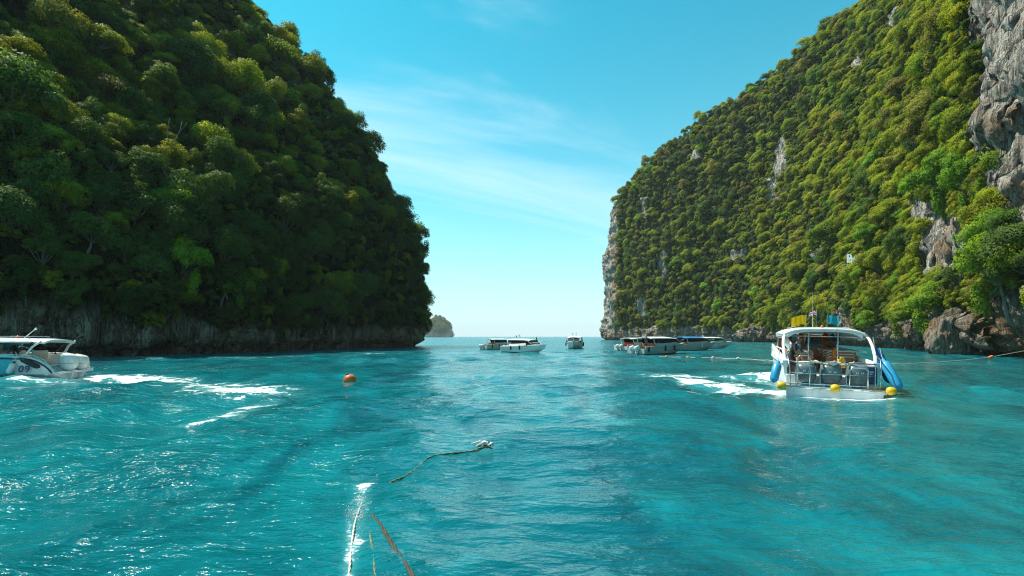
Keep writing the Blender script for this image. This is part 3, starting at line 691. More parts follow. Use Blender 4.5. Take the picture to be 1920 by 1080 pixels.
# everything further off reads as one canopy: instanced by geometry nodes from the same crowns
SRC = bpy.data.collections.new('canopy_sources'); order = sorted(SPECIES)
for i, k in enumerate(order):
    SRC.objects.link(bpy.data.objects.new('%02d_%s' % (i, k), SPECIES[k][0]))
def canopy(name, its, label):
    n = len(its); me = bpy.data.meshes.new(name); co, rot, scl, idx = [], [], [], []
    for it in its:
        l_, r_, s_ = tree_matrix(it).decompose(); co.append(l_); rot.append(r_.to_euler()); scl.append(s_); idx.append(order.index(it['sp']))
    me.from_pydata([tuple(c) for c in co], [], [])
    a = me.attributes.new('rot', 'FLOAT_VECTOR', 'POINT'); a.data.foreach_set('vector', np.array([tuple(e) for e in rot]).ravel())
    a = me.attributes.new('scl', 'FLOAT_VECTOR', 'POINT'); a.data.foreach_set('vector', np.array([tuple(e) for e in scl]).ravel())
    a = me.attributes.new('idx', 'INT', 'POINT'); a.data.foreach_set('value', idx)
    o = bpy.data.objects.new(name, me); COL.objects.link(o); o['kind'] = 'stuff'; tag(o, label, 'forest')
    ng = bpy.data.node_groups.new(name, 'GeometryNodeTree')
    ng.interface.new_socket('Geometry', in_out='INPUT', socket_type='NodeSocketGeometry'); ng.interface.new_socket('Geometry', in_out='OUTPUT', socket_type='NodeSocketGeometry')
    N = ng.nodes.new; gi, go = N('NodeGroupInput'), N('NodeGroupOutput'); ci = N('GeometryNodeCollectionInfo'); ip = N('GeometryNodeInstanceOnPoints')
    ci.inputs['Collection'].default_value = SRC; ci.inputs['Separate Children'].default_value = True; ci.inputs['Reset Children'].default_value = True
    def na(nm, dt):
        x = N('GeometryNodeInputNamedAttribute'); x.data_type = dt; x.inputs['Name'].default_value = nm; return x.outputs['Attribute']
    e2r = N('FunctionNodeEulerToRotation'); L = ng.links.new
    L(na('rot', 'FLOAT_VECTOR'), e2r.inputs[0]); L(e2r.outputs[0], ip.inputs['Rotation'])
    L(na('scl', 'FLOAT_VECTOR'), ip.inputs['Scale']); L(na('idx', 'INT'), ip.inputs['Instance Index'])
    ip.inputs['Pick Instance'].default_value = True
    L(gi.outputs[0], ip.inputs['Points']); L(ci.outputs[0], ip.inputs['Instance']); L(ip.outputs[0], go.inputs[0])
    m = o.modifiers.new('canopy', 'NODES'); m.node_group = ng
    return o
canopy('left_forest_canopy', rest['left'], 'dense dark forest filling the gaps between trees on the left cliff')
canopy('right_forest_canopy', rest['right'], 'dense sunlit forest covering the distant slope of the right cliff')
# ------------------------------------------------------------------ materials for boats and small things
WHITE = simple('gelcoat_white', (.74, .75, .73), .28, .05, dirt=.25)
CREAM = simple('gelcoat_cream', (.66, .62, .52), .35, .08, dirt=.2)
GREYW = simple('gelcoat_grey', (.42, .45, .44), .35, .08, dirt=.3)
CYAN = simple('paint_turquoise', (.05, .46, .52), .28, .06, dirt=.15)
BLUE_ROOF = simple('canvas_blue', (.03, .20, .45), .6, .15)
RED = simple('paint_red', (.45, .04, .03), .4, .12, dirt=.15)
NAVY = simple('paint_navy', (.015, .035, .12), .35, .12)
ENGINE = simple('engine_grey', (.12, .155, .165), .25, .10, dirt=.10)
ENGINE_W = simple('engine_white', (.60, .63, .61), .3, .08, dirt=.15)
BLACK = simple('rubber_black', (.015, .017, .018), .55, .2)
CHROME = simple('stainless_steel', (.62, .63, .62), .22, .06, metal=1.0)
VINYL = simple('seat_brown_vinyl', (.34, .125, .052), .42, .15)
VINYL_P = simple('seat_pink_vinyl', (.50, .30, .22), .45, .1)
FLOORM = simple('deck_grey', (.45, .44, .40), .7, .1, dirt=.3)
FENDER_B = simple('fender_light_blue', (.03, .30, .52), .38, .12, dirt=.12)
FENDER_D = simple('fender_dark_blue', (.012, .075, .26), .40, .12, dirt=.10)
YELLOW = simple('float_yellow', (.74, .42, .01), .45, .12, dirt=.2)
ORANGE = simple('buoy_orange', (.64, .11, .012), .42, .15, scale=2.0, dirt=.45)
TEAL_F = simple('flag_teal', (.02, .36, .44), .8, .08)
YEL_F = simple('flag_yellow', (.86, .50, .005), .8, .06)
RED_F = simple('cloth_red', (.55, .03, .03), .8, .1)
BLUE_F = simple('cloth_blue', (.05, .06, .28), .8, .1)
WHITE_F = simple('cloth_white', (.72, .70, .70), .8, .05)
ORANGE_F = simple('jacket_orange', (.72, .20, .03), .75, .1)
SKIN = simple('skin', (.28, .14, .085), .5, .1)
HAIR = simple('hair_black', (.012, .010, .010), .5, .2)
SHIRT = simple('shirt_black', (.018, .020, .024), .85, .2)
SHORTS = simple('shorts_dark', (.03, .032, .045), .85, .2)
SHIRT_B = simple('shirt_blue', (.03, .07, .22), .85, .15)
def cloth(name, col):
    t = NT(name); n = t.noise(9, t.pos(obj=True), 3); c = t.mix(n, tuple(x * .85 for x in col), col); p = t.prin(c, .8); tr_ = t.n('ShaderNodeBsdfTranslucent'); t.l(c, tr_.inputs[0])
    m = t.n('ShaderNodeMixShader'); m.inputs[0].default_value = .5; t.l(p.outputs[0], m.inputs[1]); t.l(tr_.outputs[0], m.inputs[2]); return t.done(m.outputs[0])
TEAL_F = cloth('flag_teal_cloth', (.02, .42, .52)); YEL_F = cloth('flag_yellow_cloth', (.90, .66, .01))
BEIGE = simple('cloth_beige', (.55, .40, .25), .85, .15)
ROPE_W = simple('rope_white', (.58, .55, .47), .8, .2, scale=14)
ROPE_B = simple('rope_brown', (.045, .038, .026), .8, .3, scale=12)
ROPE_G = simple('rope_olive', (.16, .18, .09), .6, .3, scale=12)
def glass_mat(name, col, rough=.05):
    t = NT(name); p = t.prin(col, rough, IOR=1.5); g = t.n('ShaderNodeBsdfTransparent'); g.inputs[0].default_value = (.55, .62, .62, 1)
    m = t.n('ShaderNodeMixShader'); m.inputs[0].default_value = .55; t.l(g.outputs[0], m.inputs[1]); t.l(p.outputs[0], m.inputs[2]); return t.done(m.outputs[0])
GLASS = glass_mat('tinted_glass', (.02, .035, .04))
DARKGLASS = simple('smoked_glass', (.022, .02, .022), .08, .1)

def sm(a, b, x): x = max(0, min(1, (x - a) / (b - a))); return x * x * (3 - 2 * x)
def hull_ring(t, L, B, g0, g1, floor, swoop, deck_t):
    s = max(0.0, (t - .4) / .6); b = max(B / 2 * (1 - s ** 2.3), .015)
    zg = g0 + (g1 - g0) * t ** 1.7
    if swoop: zg = .28 + (zg - .28) * math.sin(min(1.0, t / swoop) * math.pi / 2) ** .8
    zk = -.35 * (1 - s ** 3) + s ** 3 * zg * .55; zc = .10 + .45 * s * s * zg; zm = zc + (zg - zc) * .55
    bc, bm_, bi = b * (.88 - .30 * s), b * (.965 - .10 * s), max(b - .15, b * .5)
    f = sm(deck_t, deck_t + .05, t); zf = (1 - f) * min(floor, zg - .03) + f * (zg + .03); zf0 = (1 - f) * min(floor, zg - .03) + f * (zg + .11 * (1 - s * .7))
    half = [(bi, zf), (bi, zg + .012), (b, zg), (bm_, zm), (bc, zc)]
    pts = [(0, zf0)] + half + [(0, zk)] + [(-y, z) for y, z in reversed(half)]
    return [(t * L - .55 * s * s * max(0, zg - z), y, z) for y, z in pts]
def hull(root, L, B, g0, g1, mats, floor=.5, swoop=0, deck_t=.6, paint=None, n=30):
    ts = [i / n for i in range(n + 1)]; mb = MB(); R_ = [hull_ring(t, L, B, g0, g1, floor, swoop, deck_t) for t in ts]
    mb.loft(R_, 0, True, True)
    if paint:
        for i in range(n):
            if ts[i] >= paint:
                for k in (3, 4, 7, 8): mb.m[i * 12 + k] = 1
    for i in range(n):
        if ts[i] < deck_t:
            for k in (0, 11): mb.m[i * 12 + k] = 2 if len(mats) > 2 else 0
    h = mb.build('hull', mats, root, True); h.data.set_sharp_from_angle(angle=math.radians(38))
    for sgn in (1, -1):
        st = MB(); st.tube([(r[3][0], sgn * (r[3][1] + .012), r[3][2] - .10) for r in R_[:-1]], .032, 6); st.build('rubbing_strake', BLACK if paint else GREYW, root, True)
    return R_
def roof(root, x0, x1, hw, ze, zt, mat, th=.09, name='roof', rise=0.0, nose=.25, pw=2.6):
    mb = MB(); rings = []
    N = 14
    for i in range(N + 1):
        u = i / N; e = 1 - nose * max(0, (u - .55) / .45) ** 2 - .10 * max(0, (.12 - u) / .12) ** 2; x = x0 + (x1 - x0) * u
        drop = .16 * max(0, (u - .6) / .4) ** 2 + .03 * max(0, (.1 - u) / .1) ** 2; ring = []
        for k in range(17):
            a = -1 + 2 * k / 16; y = hw * e * math.copysign(abs(a) ** .9, a); z = ze + (zt - ze) * (1 - abs(a) ** pw) - drop + rise * u; ring.append((x, y, z))
        for k in range(16, -1, -1):
            a = -1 + 2 * k / 16; y = hw * e * .97 * math.copysign(abs(a) ** .9, a); z = ze + (zt - ze) * (1 - abs(a) ** pw) - th - drop + rise * u; ring.append((x, y, z))
        rings.append(ring)
    mb.loft(rings, 0, True, True); o = mb.build(name, mat, root, True); o.data.set_sharp_from_angle(angle=math.radians(45)); return o
def outboard(root, x, y, ztop, mat, w=.46, h=.62, tilt=0, label=True, z_low=-.35):
    """cowl with rounded shoulders over a slim leg"""
    rings = []
    for u, fx, fy in ((0, .55, .62), (.10, .78, .82), (.35, .98, 1.0), (.62, 1.0, 1.0), (.82, .95, .94), (.94, .80, .82), (1.0, .52, .58)):
        ring = []
        for k in range(16):
            a = 2 * math.pi * k / 16; ca, sa = math.cos(a), math.sin(a)
            ring.append((x + .36 * fx * math.copysign(abs(ca) ** .7, ca) - .05 * u, y + w / 2 * fy * math.copysign(abs(sa) ** .7, sa), ztop - h + h * u + .05 * ca * u))
        rings.append(ring)
    mb = MB(); mb.loft(rings, 0, True, True); c = mb.build('outboard_motor', mat, root, True)
    lg = MB(); lg.loft([[(x + dx * sx + .05, y + dy * w * .5 * sy, z) for dx, dy in ((-.30, -.3), (-.34, 0), (-.30, .3), (.16, .35), (.2, 0), (.16, -.35))] for z, sx, sy in ((ztop - h + .04, 1, 1.3), (ztop - h - .25, .8, .9), (z_low, .55, .55))], 0, True, True)
    lg.build('lower_unit', mat, c, True)
    sb = MB(); sb.tube([(x - .36 * math.cos(a) * 1.01 if False else x - .345 * math.copysign(abs(math.cos(a)) ** .7, math.cos(a)) - .02, y + w * .505 * math.copysign(abs(math.sin(a)) ** .7, math.sin(a)), ztop - h * .60) for a in [2 * math.pi * k / 24 for k in range(25)]], .008, 4); sb.build('cowl_seam', BLACK, c)
    if label:
        st = MB()
        for k in range(5): st.box((x - .382, y - .10 + k * .05, ztop - h * .40), (.008, .032, .045))
        st.build('maker_lettering', WHITE, c)
    return c
def fender(name, a, b, r, mat, label, cat='fender', cap=None):
    a, b = Vector(a), Vector(b); d = (b - a); L = d.length; o = empty(name, a); mb = MB()
    mb.lathe([(.02, -.05), (r * .35, -.03), (r * .75, .03 * L), (r, .12 * L), (r, .88 * L), (r * .75, .97 * L), (r * .35, L + .03), (.02, L + .05)], 14, d)
    mb.build('body', mat, o, True)
    e = MB(); e.lathe([(r * .4, -.10), (r * .4, -.02), (r * .76, .03 * L)], 10, d); e.build('end_cap', cap or mat, o, True)
    rp = MB(); rp.tube([tuple(d * -.0), tuple(-d.normalized() * .18 + Vector((0, 0, .06))), tuple(-d.normalized() * .3 + Vector((0, 0, .22)))], .012, 5); rp.build('lanyard', ROPE_W, o)
    return tag(o, label, cat)
def flag(root, base, h, w, hgt, mats, ang=0, mast=True, wave=.05):
    p = MB(); b = Vector(base); p.tube([b, b + Vector((0, 0, h))], .012, 6); pole = p.build('flagpole', CHROME, root)
    d = Vector((math.cos(ang), math.sin(ang), 0)); nrm = Vector((-d.y, d.x, 0)); mb = MB(); n, m = 8, max(1, len(mats)) * 2
    top = b + Vector((0, 0, h - .02)); g = [[top + d * (w * i / n) + nrm * (wave * math.sin(i * 1.3 + j * .4)) + Vector((0, 0, -hgt * j / m - .22 * w * (i / n) ** 2 - .02 * math.sin(i * 1.7))) for j in range(m + 1)] for i in range(n + 1)]
    off = nrm * .006
    g2 = [[q + off for q in r_] for r_ in g]
    for gg in (g, g2):
        V = [q for r_ in gg for q in r_]; F = []; M_ = []
        for i in range(n):
            for j in range(m): F.append((i * (m + 1) + j, (i + 1) * (m + 1) + j, (i + 1) * (m + 1) + j + 1, i * (m + 1) + j + 1)); M_.append(min(len(mats) - 1, j * len(mats) // m))
        mb.add(V, F); mb.m[-len(F):] = M_
    fl = mb.build('flag', list(mats), pole, True); return pole
def seat_row(root, x, y0, y1, zf, mat, slats=3, back=.62):
    yc, w = (y0 + y1) / 2, abs(y1 - y0)
    s = MB(); s.box((x + .22, yc, zf + .34), (.50, w, .14)); s.box((x + .24, yc, zf + .14), (.40, w * .9, .28)); s.build('bench_seat', mat, root, bevel=.03)
    b = MB(); b.box((x - .06, yc, zf + .30 + back / 2), (.10, w, back)); bk = b.build('bench_back', mat, root, bevel=.03)
    for k in range(slats):
        t = MB(); z = zf + .30 + back - .02 - .10 * k; t.tube([(x - .12 - .02 * k, yc - w / 2 + .05, z - .05), (x - .14 - .02 * k, yc - w / 2 + .12, z + .02), (x - .14 - .02 * k, yc + w / 2 - .12, z + .02), (x - .12 - .02 * k, yc + w / 2 - .05, z - .05)], .018, 6); t.build('grab_rail', CREAM, bk, True)

def person(name, loc, rz, J, label, shirt, lower, scale=1.0, extra=None, seated=False):
    """one continuous skinned body; J: joint positions (metres, local: x forward, y left, z up)"""
    base = dict(pel=(0, 0, .90), wai=(0, 0, 1.08), che=(.01, 0, 1.30), nec=(.02, 0, 1.48), hb=(.03, 0, 1.55), hm=(.045, 0, 1.64), ht=(.03, 0, 1.73),
                sl=(0, .18, 1.42), el=(.02, .24, 1.14), wl=(.16, .22, .92), kl=(.21, .22, .84), sr=(0, -.18, 1.42), er=(.02, -.24, 1.14), wr=(.16, -.22, .92), kr=(.21, -.22, .84),
                pl=(0, .10, .86), nl=(.03, .11, .48), al=(-.02, .11, .08), fl=(.14, .12, .04), pr=(0, -.10, .86), nr=(.03, -.11, .48), ar=(-.02, -.11, .08), fr=(.14, -.12, .04))
    base.update(J)
    rad = dict(pel=.135, wai=.120, che=.145, nec=.055, hb=.070, hm=.098, ht=.075, sl=.062, el=.045, wl=.032, kl=.036, sr=.062, er=.045, wr=.032, kr=.036, pl=.095, nl=.062, al=.042, fl=.038, pr=.095, nr=.062, ar=.042, fr=.038)
    ed = [('pel', 'wai'), ('wai', 'che'), ('che', 'nec'), ('nec', 'hb'), ('hb', 'hm'), ('hm', 'ht'), ('che', 'sl'), ('sl', 'el'), ('el', 'wl'), ('wl', 'kl'), ('che', 'sr'), ('sr', 'er'), ('er', 'wr'), ('wr', 'kr'),
          ('pel', 'pl'), ('pl', 'nl'), ('nl', 'al'), ('al', 'fl'), ('pel', 'pr'), ('pr', 'nr'), ('nr', 'ar'), ('ar', 'fr')]
    for s in 'lr':                                            # five short fingers on each hand
        k = Vector(base['k' + s]); w = Vector(base['w' + s]); d = (k - w).normalized(); sd = d.cross(Vector((0, 0, 1))); sd = sd.normalized() if sd.length > .1 else Vector((0, 1, 0))
        for q, (off, ln) in enumerate(((-.032, .060), (-.011, .075), (.011, .070), (.032, .055), (.05, .04))):
            a = 'f%s%d' % (s, q); b_ = a + 'b'; base[a] = tuple(k + d * (.030 if q < 4 else -.01) + sd * off); base[b_] = tuple(k + d * (.03 + ln if q < 4 else .03) + sd * off * (1.15 if q < 4 else 1.5) + Vector((0, 0, -.02)))
            rad[a] = .010; rad[b_] = .008; ed += [('k' + s, a), (a, b_)]
    keys = list(base); me = bpy.data.meshes.new(name); me.from_pydata([base[k] for k in keys], [(keys.index(a), keys.index(b)) for a, b in ed], [])
    o = bpy.data.objects.new(name, me); COL.objects.link(o)
    sk = o.modifiers.new('skin', 'SKIN'); sk.use_smooth_shade = True
    for i, k in enumerate(keys):
        d = me.skin_vertices[0].data[i]; r_ = rad[k]; d.radius = (r_ * (.82 if k in ('che', 'wai', 'pel') else 1), r_); d.use_root = (k == 'pel')
    o.modifiers.new('sub', 'SUBSURF').levels = 2; o.modifiers['sub'].render_levels = 2
    dg = bpy.context.evaluated_depsgraph_get(); m2 = bpy.data.meshes.new_from_object(o.evaluated_get(dg)); o.modifiers.clear(); o.data = m2
    for m in (SKIN, shirt, lower, HAIR): m2.materials.append(m)
    segs = [(Vector(base[a]), Vector(base[b]), a, b) for a, b in ed]
    for f in m2.polygons:
        c = f.center; best = min(segs, key=lambda s_: (c - (s_[0] + (s_[1] - s_[0]) * max(0, min(1, (c - s_[0]).dot(s_[1] - s_[0]) / max(1e-9, (s_[1] - s_[0]).length_squared))))).length)
        a, b = best[2], best[3]; mi = 0
        if a in ('wai', 'che') and b in ('che', 'sl', 'sr') or a in ('sl', 'sr') or a == 'pel' and b == 'wai': mi = 1
        if b in ('pl', 'pr', 'nl', 'nr'): mi = 2
        if a in ('hb', 'hm'):
            hm = Vector(base['hm']); mi = 3 if (c.z > hm.z + .03 or c.x < hm.x - .015) else 0
        f.material_index = mi
    m2.shade_smooth(); o.location = loc; o.rotation_euler = (0, 0, rz); o.scale = (scale,) * 3
    hm = Vector(base['hm']); nb = MB(); nb.lathe([(.004, -.025), (.016, 0), (.012, .018), (.003, .028)], 8, (1, 0, .0), hm + Vector((.085, 0, -.02))); nb.build('nose', SKIN, o, True)
    for s in (1, -1):
        e = MB(); e.lathe([(.003, -.006), (.011, 0), (.003, .006)], 8, (1, 0, 0), hm + Vector((.090, s * .034, .012))); e.build('eye', HAIR, o, True)
        e = MB(); e.lathe([(.004, -.010), (.024, 0), (.004, .012)], 8, (0, 1, 0), hm + Vector((.0, s * .096, -.005))); e.build('ear', SKIN, o, True)
    mo = MB(); mo.box(hm + Vector((.080, 0, -.058)), (.02, .045, .010)); mo.build('mouth', VINYL_P, o)
    tag(o, label, 'person'); return o
def world_pt(root, p):
    return root.matrix_basis @ Vector(p)

# ------------------------------------------------------------------ the tour boat seen from astern
TB = empty('tour_boat', (10.72, 18.0, .04), math.radians(90 - 22)); tag(TB, 'white tour boat seen from behind with three grey outboards and coloured flags on its roof', 'boat')
TB.rotation_euler = (math.radians(1.2), 0, math.radians(90 - 22)); TB.scale = (1, .91, .985)
R_ = hull(TB, 10.5, 3.15, 1.12, 1.55, [WHITE, WHITE, FLOORM], .62, 0, .62)
roof(TB, 1.3, 6.9, 1.46, 2.12, 2.34, WHITE, .15, pw=4.0)
lin = MB()
for s in (1, -1): lin.tube([(1.34, s * 1.43, 2.07), (3, s * 1.44, 2.09), (6, s * 1.25, 2.0)], .035, 8)
lin.tube([(1.27, -1.42, 2.06)] + [(1.27, 1.46 * a, 2.12 + .21 * (1 - abs(a) ** 4.0) - .08) for a in [-.9 + .1 * k for k in range(19)]] + [(1.27, 1.42, 2.06)], .04, 8)
lin.build('roof_rim', WHITE, TB, True)
for s in (1, -1):                                             # roof rack rails
    rk = MB(); rk.tube([(2.0, s * .95, 2.27), (2.0, s * .95, 2.36), (4.8, s * .95, 2.36), (4.8, s * .95, 2.26)], .014, 6); rk.tube([(3.4, s * .95, 2.26), (3.4, s * .95, 2.36)], .012, 6); rk.build('roof_rack', CHROME, TB)
for s in (1, -1):                                             # raked stern pillar and side window frame
    p = MB(); p.loft([[(x + dx, s * (y + dy), z) for dx, dy in ((-.07, -.05), (.07, -.05), (.07, .05), (-.07, .05))] for x, y, z in ((.15, 1.46, .98), (.45, 1.50, 1.35), (.85, 1.50, 1.70), (1.20, 1.46, 1.95), (1.45, 1.36, 2.10))], 0, True, True); p.build('stern_pillar', WHITE, TB, True, bevel=.02)
    w = MB(); w.loft([[(x, s * 1.46, zl), (x, s * 1.44, zl + h_), (x, s * 1.36, zl + h_), (x, s * 1.38, zl)] for x, zl, h_ in ((.1, .90, .26), (2.5, 1.02, .26), (5.0, 1.12, .34), (6.9, 1.18, .45))], 0, True, True); w.build('side_coaming', WHITE, TB, True)
    fr = MB(); fr.tube([(1.5, s * 1.40, 1.94), (6.1, s * 1.22, 1.93)], .03, 6); fr.tube([(1.3, s * 1.42, 1.46), (5.9, s * 1.32, 1.52)], .03, 6); wf = fr.build('window_frame', WHITE, TB, True)
ld = MB()
for dz in (0, .34): ld.tube([(.75, 1.22, 1.36 + dz), (3.1, 1.16, 1.62 + dz)], .028, 6)
ld = ld.build('boarding_ladder', WHITE, TB, True)
for k in range(9):
    rg = MB(); x = .85 + k * .27; rg.tube([(x, 1.22, 1.37 + (x - .75) * .11), (x, 1.22, 1.70 + (x - .75) * .11)], .018, 6); rg.build('rung', WHITE, ld)
# arch between cabin and foredeck, windscreen
for s in (1, -1):
    ws = MB(); ws.add([(6.3, s * .05, 2.08), (6.3, s * 1.18, 2.0), (7.5, s * 1.10, 1.42), (7.6, s * .05, 1.44)], [(0, 1, 2, 3)]); ws.add([(6.28, s * .05, 2.06), (6.28, s * 1.18, 1.98), (7.48, s * 1.10, 1.40), (7.58, s * .05, 1.42)], [(0, 1, 2, 3)]); g = ws.build('windscreen', GLASS, TB)
    f = MB(); f.tube([(6.3, s * .03, 2.08), (6.3, s * 1.2, 2.0), (7.5, s * 1.12, 1.41), (7.6, s * .03, 1.43), (6.3, s * .03, 2.08)], .03, 6); f.build('windscreen_frame', WHITE, g)
for y0, y1, z0, z1, m in ((.18, 1.30, .62, 1.86, VINYL), (-.55, -1.15, .62, 1.90, VINYL), (-.50, .14, .62, 1.55, VINYL_P)):
    b = MB(); b.box((5.4 if m is VINYL else 6.1, (y0 + y1) / 2, (z0 + z1) / 2), (.08, abs(y1 - y0), z1 - z0)); b.build('bulkhead_panel', m, TB, bevel=.03)
h = MB(); h.tube([(5.1, -1.05, 1.62), (5.05, -.85, 1.72), (5.0, -.66, 1.62), (5.05, -.85, 1.52), (5.1, -1.05, 1.62)], .018, 6); h.tube([(5.1, -.85, 1.62), (5.4, -.85, 1.55)], .03, 6); h.build('steering_wheel', BLACK, TB, True)
for x in (2.35, 3.45, 4.45):
    seat_row(TB, x, .22, 1.28, .62, VINYL, back=.52); seat_row(TB, x, -.22, -1.28, .62, VINYL, back=.52)
for y in (.52, -.50):
    st = MB(); st.tube([(1.55, y, .62), (1.50, y, 2.22)], .032, 8); st.build('stanchion', CHROME, TB, True)
br = MB(); br.tube([(1.9, -1.35, 1.99), (1.9, 1.35, 1.99)], .02, 6); br.build('roof_crossbar', CHROME, TB)
# transom, engine well and the tubular guard round the engines
t_ = MB(); t_.box((-.02, 0, .20), (.10, 2.95, .90)); t_.build('transom', WHITE, TB, bevel=.03)
t_ = MB(); t_.box((-.74, 0, .04), (.06, 3.0, .42)); t_.build('stern_skirt', WHITE, TB, bevel=.02)
pl = MB(); pl.box((-.42, 0, .20), (.75, 3.2, .12)); pl.build('swim_platform', WHITE, TB, bevel=.03)
for y in (.86, .05, -.78): outboard(TB, -.36, y, 1.10, ENGINE, .70, .72)
bx_ = MB(); bx_.box((-.05, -1.22, .72), (.42, .40, .58)); sb_ = bx_.build('storage_box', NAVY, TB, bevel=.03)
lt = MB()
for k in range(3): lt.box((-.264, -1.22 + .02 * k, .84 - .07 * k), (.006, .16 - .03 * k, .035))
lt.build('box_lettering', WHITE_F, sb_)
for z, r_ in ((.30, .030), (.40, .018), (.74, .013), (1.12, .020)):
    g = MB(); yw = 1.62 if z < .5 else 1.25; g.tube([(-.85, -yw, z), (-.88, 0, z), (-.85, yw, z)] if z < .5 else [(-.1, -yw - .1, z), (-.78, -yw, z), (-.84, 0, z), (-.78, yw, z), (-.1, yw + .1, z)], r_, 8); g.build('guard_rail', CHROME, TB, True)
for y in (1.22, .45, -.36, -1.22):
    g = MB(); g.tube([(-.82, y, .30), (-.82, y, 1.12)], .014, 6); g.build('guard_post', CHROME, TB)
for y0, y1, zt in ((1.18, .78, 1.34), (.02, .02, 1.1), (-.45, -1.0, .98)):
    if y0 == y1: continue
    g = MB(); g.tube([(-.86, y0, .30), (-.86, y0, zt - .08), (-.86, y0 - .08, zt), (-.86, y1 + .08, zt), (-.86, y1, zt - .08), (-.86, y1, .30)], .022, 8); g.build('boarding_hoop', CHROME, TB, True)
for s in (1, -1):
    g = MB(); g.tube([(-.80, s * 1.38, .30), (-.70, s * 1.42, .95), (-.45, s * 1.45, 1.25), (.2, s * 1.47, 1.42)], .024, 8); g.build('stern_rail', CHROME, TB, True)
for k, y in enumerate((1.68, -.02, -1.68)):
    b = MB(); b.lathe([(.02, -.15), (.10, -.12), (.135, -.02), (.135, .06), (.10, .14), (.03, .17)], 14, (0, 1, 0), (-.93, y, .30)); b.build('bumper_float', YELLOW, TB, True)
cl = MB()
for k in range(7):
    cl.tube([(-.55 + .05 * math.sin(k * 1.7), .95 - .30 * k, 1.13 + .03 * math.sin(k * 2.1)), (-.60, .80 - .30 * k, 1.19 + .02 * math.sin(k)), (-.52 + .05 * math.cos(k), .62 - .30 * k, 1.13 + .03 * math.cos(k * 1.3))], [.05, .07, .045], 7)
cl = None
rp = MB(); rp.tube([(-.62 + .07 * math.sin(k * .9), .75 - .055 * k, 1.10 + .045 * math.sin(k * .55) + .02 * math.sin(k * 2.3)) for k in range(26)], .038, 7); ob = rp.build('rope_coil', BEIGE, TB, True)
mast = MB(); mast.tube([(1.9, .33, 2.30), (1.9, .36, 3.65)], [.010, .004], 6); mast.build('radio_aerial', WHITE, TB)
flag(TB, (1.6, .62, 2.25), .55, .52, .34, [YEL_F], math.radians(95)); flag(TB, (2.0, .20, 2.28), .72, .26, .20, [RED_F, WHITE_F, BLUE_F, WHITE_F, RED_F], math.radians(70))
flag(TB, (1.6, -.12, 2.25), .55, .42, .30, [TEAL_F], math.radians(-105))
lamp = MB(); lamp.lathe([(.05, 0), (.06, .06), (.03, .11)], 10, (0, 0, 1), (1.55, .05, 2.30)); lamp.build('roof_lamp', ORANGE, TB, True)
lamp = MB(); lamp.lathe([(.04, 0), (.05, .05), (.02, .09)], 10, (0, -1, .2), (1.9, -1.44, 2.12)); lamp.build('side_lamp', RED, TB, True)
bpy.context.view_layer.update()
# things aboard and alongside
def jacket(loc, mat, label, rz=0, s=1.0):
    mb = MB()
    for sy in (1, -1):
        mb.loft([[(dx, sy * (.02 + dy), z) for dx, dy in ((-.06, 0), (.06, 0), (.07, .13), (-.05, .15))] for z in (-.22, -.10, .06, .18)], 0, True, True)
    mb.loft([[(dx - .02, dy, z) for dx, dy in ((-.05, -.10), (.02, -.10), (.02, .10), (-.05, .10))] for z in (.16, .22, .27)], 0, True, True)
    o = mb.build('life_jacket', mat, None, True, bevel=.015); o.location = loc; o.rotation_euler = (0, 0, rz); o.scale = (s, s, s)
    return tag(o, label, 'life jacket', 'life jackets stowed under the tour boat roof')
mw = TB.matrix_world
for k, (y, z, m, lb) in enumerate(((.95, 1.93, RED_F, 'red life jacket at the far left under the tour boat roof'), (.62, 1.92, FENDER_B, 'blue life jacket beside the leftmost red one under the tour boat roof'), (.38, 1.95, RED_F, 'red life jacket hung left of the tour boat windscreen'),
        (-.62, 1.98, RED_F, 'red life jacket hung right of the tour boat windscreen'), (-.88, 1.96, TEAL_F, 'teal life jacket hung at the right under the tour boat roof'), (-1.1, 1.94, NAVY, 'navy life jacket furthest right under the tour boat roof'))):
    jacket(mw @ Vector((5.0 if k < 3 else 4.9, y, z)), m, lb, TB.rotation_euler.z + .1 * k, .62)
for (x, y, z, m, lb) in ((2.25, .78, 1.38, ORANGE_F, 'orange life jacket lying on the left benches of the tour boat'), (2.2, -.55, 1.36, ORANGE_F, 'orange life jacket over the right bench of the tour boat'), (.35, -.42, 1.08, YELLOW, 'yellow life jacket at the top of the engine guard'), (.25, .98, 1.10, ORANGE_F, 'orange life jacket behind the left outboard beside the crewman')):
    jacket(mw @ Vector((x, y, z)), m, lb, TB.rotation_euler.z + .6, .75)
fender('boat_fender', mw @ Vector((-.55, 1.80, 1.02)), mw @ Vector((-.80, 1.95, .42)), .14, FENDER_B, 'light blue fender hanging at the left stern corner of the tour boat')
fender('boat_fender', mw @ Vector((-.05, -1.66, 1.18)), mw @ Vector((-.60, -1.98, .36)), .15, FENDER_B, 'long light blue fender slanting off the right side of the tour boat')
fender('boat_fender', mw @ Vector((.95, -1.66, 1.52)), mw @ Vector((.35, -1.98, .50)), .15, FENDER_D, 'long dark blue fender behind the light blue one, right of the tour boat')
